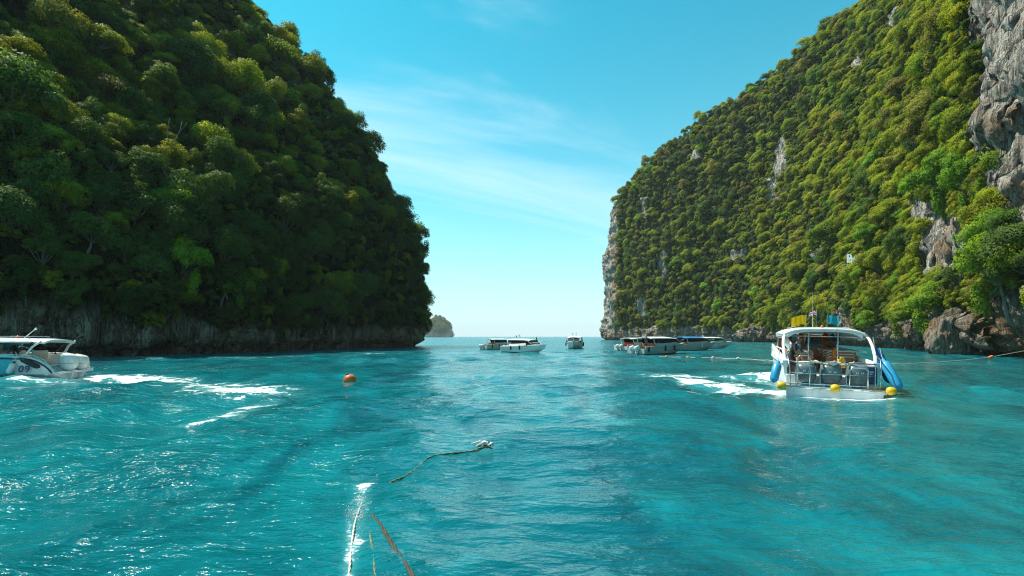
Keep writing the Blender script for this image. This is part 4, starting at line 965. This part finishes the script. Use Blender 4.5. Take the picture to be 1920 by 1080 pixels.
man = person('person', mw @ Vector((.32, 1.16, .52)), TB.rotation_euler.z - math.radians(115),
    dict(pel=(-.12, 0, .78), wai=(-.06, 0, .95), che=(.06, 0, 1.15), nec=(.14, 0, 1.30), hb=(.17, 0, 1.36), hm=(.20, 0, 1.45), ht=(.19, 0, 1.54), sl=(.08, .18, 1.24), el=(.20, .25, 1.00), wl=(.42, .20, .95), kl=(.50, .19, .93),
         sr=(.08, -.18, 1.24), er=(.16, -.28, .98), wr=(.30, -.24, .78), kr=(.36, -.22, .72), pl=(-.12, .10, .74), nl=(.10, .13, .44), al=(-.06, .13, .08), fl=(.10, .14, .04), pr=(-.12, -.10, .74), nr=(.10, -.13, .44), ar=(-.06, -.13, .08), fr=(.10, -.14, .04)),
    'person in black shirt with blue lanyard leaning at the left stern of the tour boat', SHIRT, SHORTS, .92)
ly = MB(); ly.tube([(.20, .07, 1.27), (.225, .04, 1.15), (.205, 0, 1.05), (.225, -.04, 1.15), (.20, -.07, 1.27)], .018, 6); ly.box((.215, 0, 1.02), (.02, .09, .11)); ly.build('lanyard', FENDER_B, man, True)

# ------------------------------------------------------------------ the speedboat leaving at the left
SB = empty('speedboat', (-21.85, 26.5, .10), math.pi + .155); tag(SB, 'turquoise and white speedboat numbered 09 cutting off at the left edge', 'boat')
SB.rotation_euler = (0, math.radians(-1.0), math.pi + .155)
R2 = hull(SB, 11.0, 2.9, .92, 1.25, [WHITE, CYAN, FLOORM], .42, .10, .62, paint=.135, n=60)
for s in (1, -1):
    w = MB(); w.loft([[(x, s * 1.40, zl - .02), (x, s * 1.38, zl + h_), (x, s * 1.28, zl + h_), (x, s * 1.30, zl - .02)] for x, zl, h_ in ((1.0, .86, .05), (1.5, .88, .09), (2.2, .86, .14), (3.5, .93, .14), (7.0, 1.05, .2))], 0, True, True); w.build('side_coaming', WHITE, SB, True)
    r_ = MB(); r_.tube([(.08, s * 1.40, .45), (.35, s * 1.40, .78), (.8, s * 1.39, .98), (1.6, s * 1.37, 1.02), (2.6, s * 1.35, 1.08)], .02, 6); r_.build('grab_rail', CHROME, SB, True)
    # cabin side: turquoise quarter panel, white pillar raked back to the roof tip
    c = MB(); c.loft([[(x0, s * 1.33, .98), (x1, s * 1.24, 1.60), (x1 + .0, s * 1.18, 1.60), (x0, s * 1.27, .98)] for x0, x1 in ((3.55, 2.95), (4.6, 4.0), (6.8, 5.4))], 0, True, True); c.build('quarter_panel', CYAN, SB, True)
    p = MB(); p.tube([(1.35, s * 1.34, .98), (1.15, s * 1.33, 1.05), (.95, s * 1.28, 1.40), (.62, s * 1.22, 1.66)], [.05, .055, .05, .045], 8); p.build('roof_pillar', WHITE, SB, True)
    p = MB(); p.tube([(1.65, s * 1.33, .98), (1.35, s * 1.30, 1.30), (.95, s * 1.25, 1.62)], .028, 6); p.build('roof_strut', BLACK, SB, True)
    gl = MB(); gl.loft([[(x0, s * 1.325, .99), (x1, s * 1.255, 1.56)] for x0, x1 in ((1.75, 1.55), (2.6, 2.3), (3.5, 2.95))]); gl.loft([[(x0, s * 1.315, .99), (x1, s * 1.245, 1.56)] for x0, x1 in ((1.75, 1.55), (2.6, 2.3), (3.5, 2.95))]); 
    fr = MB(); fr.tube([(3.6, s * 1.33, 1.0), (2.95, s * 1.26, 1.60), (1.0, s * 1.25, 1.62)], .035, 6); fr.tube([(1.7, s * 1.33, 1.02), (3.6, s * 1.33, 1.02)], .03, 6); fr.build('window_frame', WHITE, SB, True)
    hp = MB(); hp.tube([(2.35, s * 1.30, 1.02), (2.75, s * 1.27, 1.24), (3.2, s * 1.28, 1.40)], .018, 6); hp.build('handrail', CHROME, SB)
roof(SB, .55, 7.2, 1.27, 1.64, 1.78, WHITE, .08, rise=.02)
for s in (1, -1):
    rk = MB(); rk.tube([(1.45, s * .7, 1.76), (1.45, s * .7, 1.86), (3.2, s * .7, 1.87), (3.2, s * .7, 1.76)], .016, 6); rk.build('roof_rack', CHROME, SB)
b = MB(); b.box((3.9, 0, 1.0), (.08, 2.3, .9)); b.build('bulkhead_panel', WHITE, SB)
seat_row(SB, 1.9, -.1, -1.15, .42, CREAM, 0, .45); seat_row(SB, 2.9, -.1, -1.15, .42, CREAM, 0, .45); seat_row(SB, 2.9, .1, 1.15, .42, CREAM, 0, .45)
t_ = MB(); t_.box((.35, 0, .30), (.12, 2.6, .50)); t_.build('transom', WHITE, SB, bevel=.03)
pf = MB(); pf.box((.0, 0, .18), (.50, 2.6, .10)); pf.build('swim_platform', WHITE, SB, bevel=.04)
outboard(SB, -.05, .38, 1.06, ENGINE_W, .66, .78, label=False); outboard(SB, -.02, -.5, .98, ENGINE_W, .56, .70, label=False)
cu = MB(); cu.box((.15, -.95, .50), (.55, .55, .30)); cu.build('stern_cushion', CREAM, SB, bevel=.06)
wp = MB()
for k in range(3): wp.tube([(.05 + .05 * k, 1.0 + .1 * k, .30), (.15, .9 + .1 * k, .42 + .04 * k), (.35, .95, .34)], .022, 6)
wp.build('mooring_cleats', CHROME, SB, True)
wl = MB(); wl.tube([(2.05, .2, 1.76), (1.55, .2, 2.22)], .018, 6); wl.lathe([(.02, 0), (.05, .03), (.05, .08), (.02, .11)], 8, (-.5, 0, .46), (1.56, .2, 2.21)); wl.build('flagpole', WHITE, SB, True)
of = MB(); of.lathe([(.02, 0), (.09, .02), (.10, .07), (.05, .13)], 10, (0, 0, 1), (2.25, .25, 1.77)); of.build('beacon', ORANGE, SB, True)
# the number on the port quarter
cu_ = bpy.data.curves.new('hull_number', 'FONT'); cu_.body = '09'; cu_.size = .46; cu_.extrude = .004; cu_.shear = .12; cu_.offset = .008; cu_.space_character = 1.1
to = bpy.data.objects.new('hull_number', cu_); COL.objects.link(to)
dg = bpy.context.evaluated_depsgraph_get(); nm = bpy.data.meshes.new_from_object(to.evaluated_get(dg)); bpy.data.objects.remove(to); nm.materials.append(NAVY)
num = bpy.data.objects.new('hull_number', nm); COL.objects.link(num); num.parent = SB; num.location = (1.42, 1.452, .21); num.rotation_euler = (math.radians(90), math.radians(0), math.pi); num.scale = (1.0, .95, 1)
bpy.context.view_layer.update(); ms = SB.matrix_world
fender('boat_fender', ms @ Vector((1.55, 1.53, .62)), ms @ Vector((1.72, 1.58, .18)), .12, WHITE, 'white fender with black tip hanging beside the number on the speedboat', cap=BLACK)
fender('boat_fender', ms @ Vector((1.25, 1.50, .82)), ms @ Vector((.52, 1.52, .46)), .12, BLACK, 'black fender lying along the stern quarter of the numbered speedboat')
person('person', ms @ Vector((2.15, .55, .40)), math.pi + .155 + .2,
    dict(pel=(-.05, 0, .62), wai=(-.04, 0, .78), che=(.0, 0, .98), nec=(.03, 0, 1.14), hb=(.05, 0, 1.20), hm=(.07, 0, 1.28), ht=(.06, 0, 1.36), sl=(0, .18, 1.07), el=(.10, .25, .84), wl=(.30, .18, .80), kl=(.38, .16, .80), sr=(0, -.18, 1.07), er=(.10, -.25, .84), wr=(.3, -.18, .78), kr=(.38, -.16, .78),
         pl=(-.03, .10, .58), nl=(.34, .13, .52), al=(.30, .13, .09), fl=(.44, .14, .05), pr=(-.03, -.10, .58), nr=(.34, -.13, .52), ar=(.30, -.13, .09), fr=(.44, -.14, .05)),
    'person in dark clothes sitting under the roof of the numbered speedboat', SHIRT, SHORTS, .95)

# ------------------------------------------------------------------ the boats further out
def far_boat(name, loc, rz, label, hull_mats, roof_mat, engines=2, eng=ENGINE_W, s=1.0, rz_roof=(2.2, 6.6), fenders=((.30, 1), (.45, 1)), flags=False, fender_mat=BLACK, L=9.6, B=2.9, inner=VINYL):
    b = empty(name, loc, rz); b.scale = (s, s, s); tag(b, label, 'boat', 'speedboats lying at anchor in the bay')
    hull(b, L, B, .98, 1.35, hull_mats, .55, 0, .60, n=20)
    x0, x1 = rz_roof; k = B / 2.9
    roof(b, x0 - .9, x1, 1.30 * k, 1.98, 2.16, roof_mat, .09)
    for sd in (1, -1):
        sw = MB(); sw.loft([[(x, sd * 1.36 * k, z0), (x - .1, sd * 1.27 * k, z0 + .34)] for x, z0 in ((x0, 1.0), (x0 + 2, 1.05), (x1 - .2, 1.15))]); sw.loft([[(x, sd * 1.32 * k, z0), (x - .1, sd * 1.23 * k, z0 + .34)] for x, z0 in ((x0, 1.0), (x0 + 2, 1.05), (x1 - .2, 1.15))]); sw.build('cabin_side', hull_mats[0], b, True)
        wi = MB(); wi.loft([[(x, sd * 1.275 * k, z0 + .34), (x - .25, sd * 1.20 * k, 1.93)] for x, z0 in ((x0 + .5, 1.0), (x0 + 2, 1.05), (x1 - .2, 1.10))]); wi.build('side_window', DARKGLASS, b)
        pp = MB(); pp.tube([(x0 - .1, sd * 1.36 * k, 1.0), (x0 - .35, sd * 1.28 * k, 1.5), (x0 - .55, sd * 1.22 * k, 2.0)], [.08, .06, .05], 6); pp.build('roof_pillar', hull_mats[0], b, True)
    for sd in (1, -1):
        wsn = MB(); wsn.add([(x1 - .3, sd * .03, 1.98), (x1 - .3, sd * 1.10 * k, 1.90), (x1 + .75, sd * .95 * k, 1.30), (x1 + .95, sd * .03, 1.32)], [(0, 1, 2, 3)]); g = wsn.build('windscreen', DARKGLASS, b)
        f = MB(); f.tube([(x1 - .3, sd * .02, 2.0), (x1 - .3, sd * 1.13 * k, 1.92), (x1 + .77, sd * .98 * k, 1.30), (x1 + .97, sd * .02, 1.33)], .035, 5); f.build('windscreen_frame', hull_mats[0], g)
    for xx in (x0 + .3, x0 + 1.4): seat_row(b, xx, -1.1 * k, 1.1 * k, .55, inner, 0, .5)
    for q in range(engines): outboard(b, -.30, (q - (engines - 1) / 2) * .75, 1.05, eng, .5, .66, label=False)
    t_ = MB(); t_.box((-.05, 0, .42), (.10, B * .9, .6)); t_.build('transom', hull_mats[0], b)
    rl = MB(); rl.tube([(L * .62, 1.05 * k, 1.25), (L * .72, .95 * k, 1.52), (L * .95, .28, 1.72), (L * .98, 0, 1.74), (L * .95, -.28, 1.72), (L * .72, -.95 * k, 1.52), (L * .62, -1.05 * k, 1.25)], .02, 6); rl.build('bow_rail', CHROME, b, True)
    for q, (t, sd) in enumerate(fenders):
        r_ = hull_ring(t, L, B, .98, 1.35, .55, 0, .6); p = r_[3]; f = MB(); f.lathe([(.03, -.68), (.10, -.60), (.11, -.15), (.08, -.05), (.02, .08)], 8, (0, 0, 1), (p[0], sd * (p[1] + .08), p[2])); f.build('fender', fender_mat, b, True)
    if flags: flag(b, (x0 + .6, .2, 2.1), .75, .4, .28, [RED_F, WHITE_F, BLUE_F]); flag(b, (x0 + .6, -.4, 2.1), .6, .3, .24, [RED_F])
    return b
def head(dx, dy): return math.atan2(dy, dx)
def at_sea(px, Y): return ((px - 960) / F_PX * Y, Y, 0)
RW = [WHITE, WHITE, FLOORM]
# stern anchor points are given at the middle of each hull, then moved back half a length
def mid(px, Y, hd, L=9.6, s=1.0):
    x, y, _ = at_sea(px, Y); return (x - math.cos(hd) * L / 2 * s, y - math.sin(hd) * L / 2 * s, 0)
h1 = head(.62, -.78); far_boat('anchored_speedboat', mid(986, 67, h1, s=.8), h1, 'largest white speedboat in mid channel with its bow towards the viewer', RW, WHITE, s=.8, fenders=((.30, -1), (.52, -1)), flags=True)
h2 = head(.80, .60); far_boat('anchored_speedboat', mid(943, 84, h2, s=.78), h2, 'weathered speedboat half hidden behind the largest boat in mid channel', [CREAM, CREAM, FLOORM], WHITE, s=.78, fenders=((.12, -1), (.3, -1)), flags=False)
h3 = head(-.18, -1); far_boat('anchored_speedboat', mid(1077, 90, h3, s=.95), h3, 'small lone white speedboat facing the viewer near the middle of the horizon', RW, WHITE, s=.95, fenders=((.3, 1), (.5, -1)), flags=True)
hA = head(.80, .60); far_boat('anchored_speedboat', mid(1240, 62, hA, s=.92), hA, 'grey-white speedboat with cream roof and black fenders, nearest of the right-hand cluster', [GREYW, GREYW, FLOORM], WHITE, 2, s=.92, fenders=((.05, -1), (.38, -1), (.58, -1)), inner=VINYL)
hB = head(.86, .5); far_boat('anchored_speedboat', mid(1302, 77, hB, s=.92), hB, 'pale grey speedboat with blue canopy in the right-hand cluster, bow to the right', [GREYW, GREYW, FLOORM], BLUE_ROOF, 2, s=.92, fenders=((.5, -1),), fender_mat=WHITE)
hC = head(.75, .66); far_boat('anchored_speedboat', mid(1196, 78, hC, s=.85), hC, 'red and white speedboat mostly hidden at the left of the right-hand cluster', [WHITE, WHITE, FLOORM], WHITE, 2, s=.85, fenders=((.1, -1),), inner=RED)
hD = head(.92, .39); far_boat('anchored_speedboat', mid(1336, 90, hD, s=.9), hD, 'white speedboat whose bow tip shows furthest right in the cluster', RW, WHITE, 2, s=.9, fenders=())
stand = dict()
p1 = mid(986, 67, h1, s=.8); person('person', (p1[0] + math.cos(h1) * 5.9, p1[1] + math.sin(h1) * 5.9 + .3, 1.05), h1 + .5, stand, 'tiny person in dark clothes on the bow of the largest mid-channel boat', SHIRT, SHORTS, .55)
pA = mid(1240, 62, hA, s=.92); person('person', (pA[0] + math.cos(hA) * 1.0 + .35, pA[1] + math.sin(hA) * 1.0 - .3, .52), hA - 1.5, stand, 'tiny person in blue at the stern of the nearest right-hand boat', SHIRT_B, SHORTS, .88)

# ------------------------------------------------------------------ buoy, lines and ropes
def zsea(x, y): return float(sea_z(np.array([x]), np.array([y]), .1)[0])
p = on_sea(657, 716); by = empty('mooring_buoy', (p.x, p.y, zsea(p.x, p.y))); tag(by, 'round orange mooring buoy floating in the left half of the bay', 'buoy')
by.rotation_euler = (.25, -.3, 0); by.scale = (.86, .86, .86)
b = MB(); b.lathe([(.02, -.30)] + [(.33 * math.sin(a), -.33 * math.cos(a) + .08) for a in [.3 + .24 * k for k in range(11)]] + [(.05, .41)], 20); b.build('float_body', ORANGE, by, True)
b = MB(); b.lathe([(.05, .38), (.07, .42), (.05, .47), (.02, .48)], 10); b.build('lifting_eye', BLACK, by, True)
b = MB(); b.lathe([(.318, .0), (.338, .02), (.338, .06), (.318, .08)], 20); b.build('seam_band', ORANGE_F, by, True)
ln = []
pxs = [(1236, 669.5), (1290, 670.5), (1340, 671.8), (1400, 674), (1460, 677.5), (1560, 681), (1640, 683), (1700, 683.2)]
for a, b_ in zip(pxs[:-1], pxs[1:]):
    for k in range(6):
        q = on_sea(a[0] + (b_[0] - a[0]) * k / 6, a[1] + (b_[1] - a[1]) * k / 6); ln.append((q.x, q.y, .03 + .02 * math.sin(k * 2)))
for px, py, Y in ((1760, 679, 40.5), (1810, 675, 42), (1858, 669.5, 43.3), (1920, 658, 44.8), (1990, 640, 46)): ln.append(tuple(at(px, py, Y)))
mb = MB(); mb.tube(ln, .022, 6); bl = mb.build('boundary_line', ROPE_W, None, True); tag(bl, 'pale rope line floating across the bay and rising to the right cliff', 'rope')
for px, py, c, lb in ((1250, 669.9, YELLOW, 'small yellow float at the far left end of the rope line'), (1290, 670.6, YELLOW, 'small yellow float second from the left on the rope line'), (1337, 671.8, WHITE, 'small white float third from the left on the rope line'), (1384, 673.4, WHITE, 'small white float fourth from the left on the rope line')):
    q = on_sea(px, py); f = MB(); f.lathe([(.02, -.16), (.07, -.13), (.10, -.04), (.10, .04), (.07, .13), (.02, .16)], 12, (1, .2, 0)); o = f.build('line_float', c, None, True); o.location = (q.x, q.y, .06); tag(o, lb, 'float', 'floats on the rope line')
q = at(1858, 669.5, 43.3); f = MB(); f.lathe([(.03, -.20), (.10, -.19), (.12, -.14), (.12, .14), (.10, .19), (.03, .20)], 12, (1, .3, .25)); o = f.build('line_float', RED, None, True); o.data.materials[0] = ORANGE_F; o.location = q; tag(o, 'orange float strung on the rope line in front of the right cliff', 'float', 'floats on the rope line')

def rope(name, pts, r, mat, label, twist=True):
    """laid rope: three strands twisted round the path"""
    P = [Vector(p_) for p_ in pts]; path = []
    f = spline([tuple(p_) for p_ in P], 90)
    o = empty(name, P[0]); 
    T = np.gradient(f, axis=0); T /= np.linalg.norm(T, axis=1)[:, None]
    u = np.cross(T, [0, 0, 1.0]); u /= np.linalg.norm(u, axis=1)[:, None] + 1e-9; w = np.cross(T, u)
    s = np.concatenate([[0], np.cumsum(np.linalg.norm(np.diff(f, axis=0), axis=1))])
    for k in range(3):
        a = s / (r * 5.0) + k * 2.094; c = f + (u * np.cos(a)[:, None] + w * np.sin(a)[:, None]) * r * .52 - np.array(P[0])
        mb = MB(); mb.tube([tuple(x) for x in c], r * .62, 6); mb.build('strand', mat, o, True)
    return tag(o, label, 'rope')
def sp(px, py, dz=0.0):
    q = on_sea(px, py); return (q.x, q.y, zsea(q.x, q.y) + dz)
rope('mooring_rope', [sp(806, 1150, .008), sp(768, 1080, .004), sp(742, 1035, -.006), sp(722, 1000, .002), sp(704, 972, -.014), sp(690, 955, -.03), sp(672, 935, -.07)], .022, ROPE_B, 'brown mooring rope half under water at the bottom of the picture')
rope('mooring_rope', [sp(712, 1150, .0), sp(703, 1080, -.006), sp(699, 1040, -.010), sp(694, 1005, -.006), sp(690, 970, -.03)], .010, ROPE_G, 'thin olive rope awash between the white and the brown rope')
rope('mooring_rope', [sp(640, 1160, .01), sp(655, 1080, -.002), sp(659, 1030, -.010), sp(666, 985, -.003), sp(674, 950, -.01), sp(684, 915, -.04)], .010, ROPE_W, 'wet white rope in foam at the bottom left of the brown rope')
rope('floating_rope', [sp(690, 925, -.03), sp(730, 900, -.012), sp(762, 882, -.004), sp(785, 869, -.008), sp(806, 860, .004), sp(835, 854, .010), sp(862, 850, .006), sp(886, 846, .012), sp(905, 842, .01), sp(925, 842, -.01), sp(945, 846, -.05)], .013, ROPE_G, 'slack rope floating on the surface towards the white knot near the picture centre')
kn = empty('rope_knot', sp(905, 841, .01)); tag(kn, 'tangled white knot of rope and tape floating at the end of the slack rope', 'rope')
kr = random.Random(4)
for k in range(7):
    a0 = kr.uniform(0, 6.28); mb = MB(); mb.tube([(math.cos(a0) * .10 * t_ + .05 * math.sin(3 * t_ + k), math.sin(a0) * .07 * t_ + .03 * math.cos(4 * t_ + k), .02 + .06 * math.sin(2.2 * t_ + k) * (1 if t_ < 1.4 else .4)) for t_ in (0, .4, .8, 1.2, 1.6, 2.0)], [.018, .022, .02, .018, .014, .008], 6); mb.build('strand', ROPE_W if k % 3 else WHITE_F, kn, True)
# spray where the wet rope slaps the water: uncountable droplets
mb = MB(); dr = random.Random(9)
def blob(c, r):
    mb.add([(c[0] + r * x, c[1] + r * y, c[2] + r * z) for x, y, z in ((1, 0, 0), (-1, 0, 0), (0, 1, 0), (0, -1, 0), (0, 0, 1), (0, 0, -1))], [(0, 2, 4), (2, 1, 4), (1, 3, 4), (3, 0, 4), (2, 0, 5), (1, 2, 5), (3, 1, 5), (0, 3, 5)])
for k in range(420):
    t_ = dr.random(); q = on_sea(680 - 18 * t_ + dr.gauss(0, 6 + 5 * t_), 925 + 60 * t_ + dr.gauss(0, 10)); blob((q.x, q.y, .0 + abs(dr.gauss(0, .02)) + zsea(q.x, q.y)), dr.uniform(.002, .007))
for k in range(130):
    t_ = dr.random(); q = on_sea(1465 + 190 * t_, 741 + 9 * t_ + dr.gauss(0, 2.5)); blob((q.x, q.y, .02 + abs(dr.gauss(0, .06))), dr.uniform(.005, .014))
for k in range(200):
    t_ = dr.random(); q = on_sea(80 + 110 * t_, 712 - 6 * t_ + dr.gauss(0, 2)); blob((q.x, q.y, .03 + abs(dr.gauss(0, .07))), dr.uniform(.006, .018))
o = mb.build('spray', WHITE, None, True); o['kind'] = 'stuff'; tag(o, 'white spray droplets thrown up by the ropes and boat wakes', 'spray')

# ------------------------------------------------------------------ rocks, far island, sign, bare branches
def boulder(name, c, size, seed, mat, label, drip=0.0):
    bm = bmesh.new(); bmesh.ops.create_icosphere(bm, subdivisions=6, radius=1.0); V = np.array([v.co[:] for v in bm.verts]); S = V * np.array(size)
    g = S + np.array(c); n1 = fbm(g[:, 0] / 1.8, g[:, 1] / 1.8, g[:, 2] / 2.2, 4, seed); n2 = fbm(g[:, 0] / .5, g[:, 1] / .5, g[:, 2] / 1.2, 3, seed + 5); rib = 1 - 2 * np.abs(fbm(g[:, 0] / .8, g[:, 1] / .8, g[:, 2] / 5, 2, seed + 9))
    S = S * (1 + .38 * n1 + .11 * n2 + .08 * rib)[:, None]
    for v, q in zip(bm.verts, S): v.co = q
    me = bpy.data.meshes.new(name); bm.to_mesh(me); bm.free(); me.shade_smooth(); a = me.attributes.new('veg', 'FLOAT', 'POINT'); a.data.foreach_set('value', np.clip((V[:, 2] - .55) * 3 + n1, 0, 1) * .5)
    me.materials.append(mat); o = bpy.data.objects.new(name, me); COL.objects.link(o); o.location = c; return tag(o, label, 'rock')
boulder('sea_boulder', at(1779, 632, 60.5), (2.0, 2.4, 2.9), 11, ROCK_R, 'big rounded grey boulder hanging over the water right of the tour boat')
boulder('shore_rock', at(1420, 632, 190), (6.5, 5, 3.6), 23, ROCK_R, 'pale pinkish shore rock left of the tour boat')

IY = 1500.0; n_i, n_j = 72, 40
ph = np.linspace(0, 2 * math.pi, n_i); jj = np.linspace(0, 1, n_j); PH, JJ = np.meshgrid(ph, jj, indexing='ij')
iw = np.interp(JJ, [0, .08, .3, .5, .66, .8, .92, 1], [.93, .97, .98, .92, .74, .52, .34, 0.0]); ic = np.array(at(822, 631, IY)); ic[2] = 0
nx = fbm(np.cos(PH) * 2 + 5, np.sin(PH) * 2, JJ * 3, 4, 33); nf = fbm(np.cos(PH) * 9, np.sin(PH) * 9, JJ * 5, 3, 35)
IX = ic[0] + np.cos(PH) * 43 * iw * (1 + .18 * nx + .06 * nf); IYY = ic[1] + np.sin(PH) * 38 * iw * (1 + .18 * nx)
IZ = -1 + 55 * JJ * (1 + .10 * nx * (JJ > .3)) - 10 * np.clip((ic[0] - 8 - IX) / 40, 0, 1) * JJ
isl = grid_mesh('distant_island', np.stack([IX, IYY, IZ], -1), ROCK_L, True, {'veg': np.clip((JJ - .25 + .5 * nx + .3 * nf) * 4, 0, 1)}); isl['kind'] = 'structure'
ir = np.random.default_rng(8); its = []
for k in range(900):
    a, j = ir.uniform(math.pi, 2 * math.pi), ir.uniform(.14, .97); i0, j0 = int(a / (2 * math.pi) * (n_i - 1)), int(j * (n_j - 1))
    if float(np.clip((JJ - .25 + .5 * nx + .3 * nf) * 4, 0, 1)[i0, j0]) < .3: continue
    its.append(dict(p=np.array([IX[i0, j0], IYY[i0, j0], IZ[i0, j0] - 1.5]) + ir.normal(size=3), ow=np.array([0, -1., 0]), s=ir.uniform(1.0, 1.7), sp=('light%d' if ir.uniform() < .5 else 'deep%d') % ir.integers(3), lean=.2, rz=ir.uniform(0, 6.28)))
canopy('island_canopy', its, 'green scrub covering the top of the small distant island')

sp_, ow = hit(right, 1592, 508); sp_ = Vector(sp_); toc = Vector((-sp_.x, -sp_.y, 0)).normalized(); k_ = sp_.y / F_PX
sb = empty('notice_board', sp_ + toc * 8.0 + Vector((0, 0, .9)), math.atan2(toc.y, toc.x) - .45); tag(sb, 'white notice board on a rocky ledge among the trees of the right cliff', 'sign')
W_, H_ = 17 * k_, 15 * k_
b = MB(); b.box((0, 0, H_ * .75), (.06, W_, H_)); pn = b.build('panel', WHITE, sb, bevel=.01)
for y in (-W_ * .46, W_ * .46): b = MB(); b.box((-.09, y, H_ * .55), (.10, .10, H_ * 1.6)); b.build('post', GREYW, sb)
for y, z, w_, h_ in ((W_ * -.22, H_ * 1.0, W_ * .10, H_ * .24), (W_ * .12, H_ * .98, W_ * .18, H_ * .34), (W_ * -.24, H_ * .60, W_ * .3, H_ * .08), (W_ * .18, H_ * .62, W_ * .36, H_ * .06), (W_ * .16, H_ * .50, W_ * .36, H_ * .06), (W_ * -.24, H_ * .46, W_ * .28, H_ * .06)):
    b = MB(); b.box((.034, y, z), (.006, w_, h_)); b.build('printed_mark', BLACK if h_ > .2 * H_ else GREYW, pn)
pf = empty('log_palisade', sp_ + toc * 7.6 + Vector((0, 0, -1.0)), math.atan2(toc.y, toc.x)); tag(pf, 'weathered log wall holding the ledge under the white notice board', 'wall')
for k in range(13):
    b = MB(); y = (k - 6) * .27; b.tube([(.02 * (k % 3), y, -.6), (.05 * (k % 2), y + .03 * math.sin(k), 1.7 + .2 * math.sin(k * 1.9))], .13, 7); b.build('log', BARK, pf)

dp, ow = hit(left, 322, 300); dp = Vector(dp); dt = Vector((-dp.x, -dp.y, 0)).normalized(); k_ = dp.y / F_PX
db = dp + dt * 4.0; o = empty('dead_tree', db); tag(o, 'forked bare white branches standing out of the dark left cliff', 'dead tree')
for pts_, r_ in (([(0, 0, -3), (0, 0, 0), (.15, 0, 1.0)], .13), ([(.1, 0, .8), (-.15, 0, 2.0), (-.05, .1, 3.2), (.05, .2, 4.1)], .08), ([(.1, 0, .8), (.9, 0, 1.5), (1.4, .1, 2.6), (1.55, .2, 3.8)], .09), ([(1.4, .1, 2.6), (1.9, .2, 3.1), (2.1, .2, 3.6)], .045)):
    b = MB(); b.tube(pts_, [r_ * .62 * (1 - .22 * i) for i in range(len(pts_))], 6); b.build('bare_branch', BARK, o, True)

# ------------------------------------------------------------------ sea air
mb = MB(); mb.box((0, 1000, 97), (15500, 17500, 206)); hzo = mb.build('haze', SEA); hzo.data.materials.clear(); hzo['kind'] = 'stuff'; tag(hzo, 'thin bluish sea haze filling the air of the bay', 'haze')
hm = bpy.data.materials.new('sea_haze'); hm.use_nodes = True; hm.node_tree.nodes.clear(); pv = hm.node_tree.nodes.new('ShaderNodeVolumePrincipled'); pv.inputs['Color'].default_value = (.92, .97, 1.0, 1); pv.inputs['Density'].default_value = .00013
ho = hm.node_tree.nodes.new('ShaderNodeOutputMaterial'); hm.node_tree.links.new(pv.outputs[0], ho.inputs['Volume']); hzo.data.materials.append(hm)
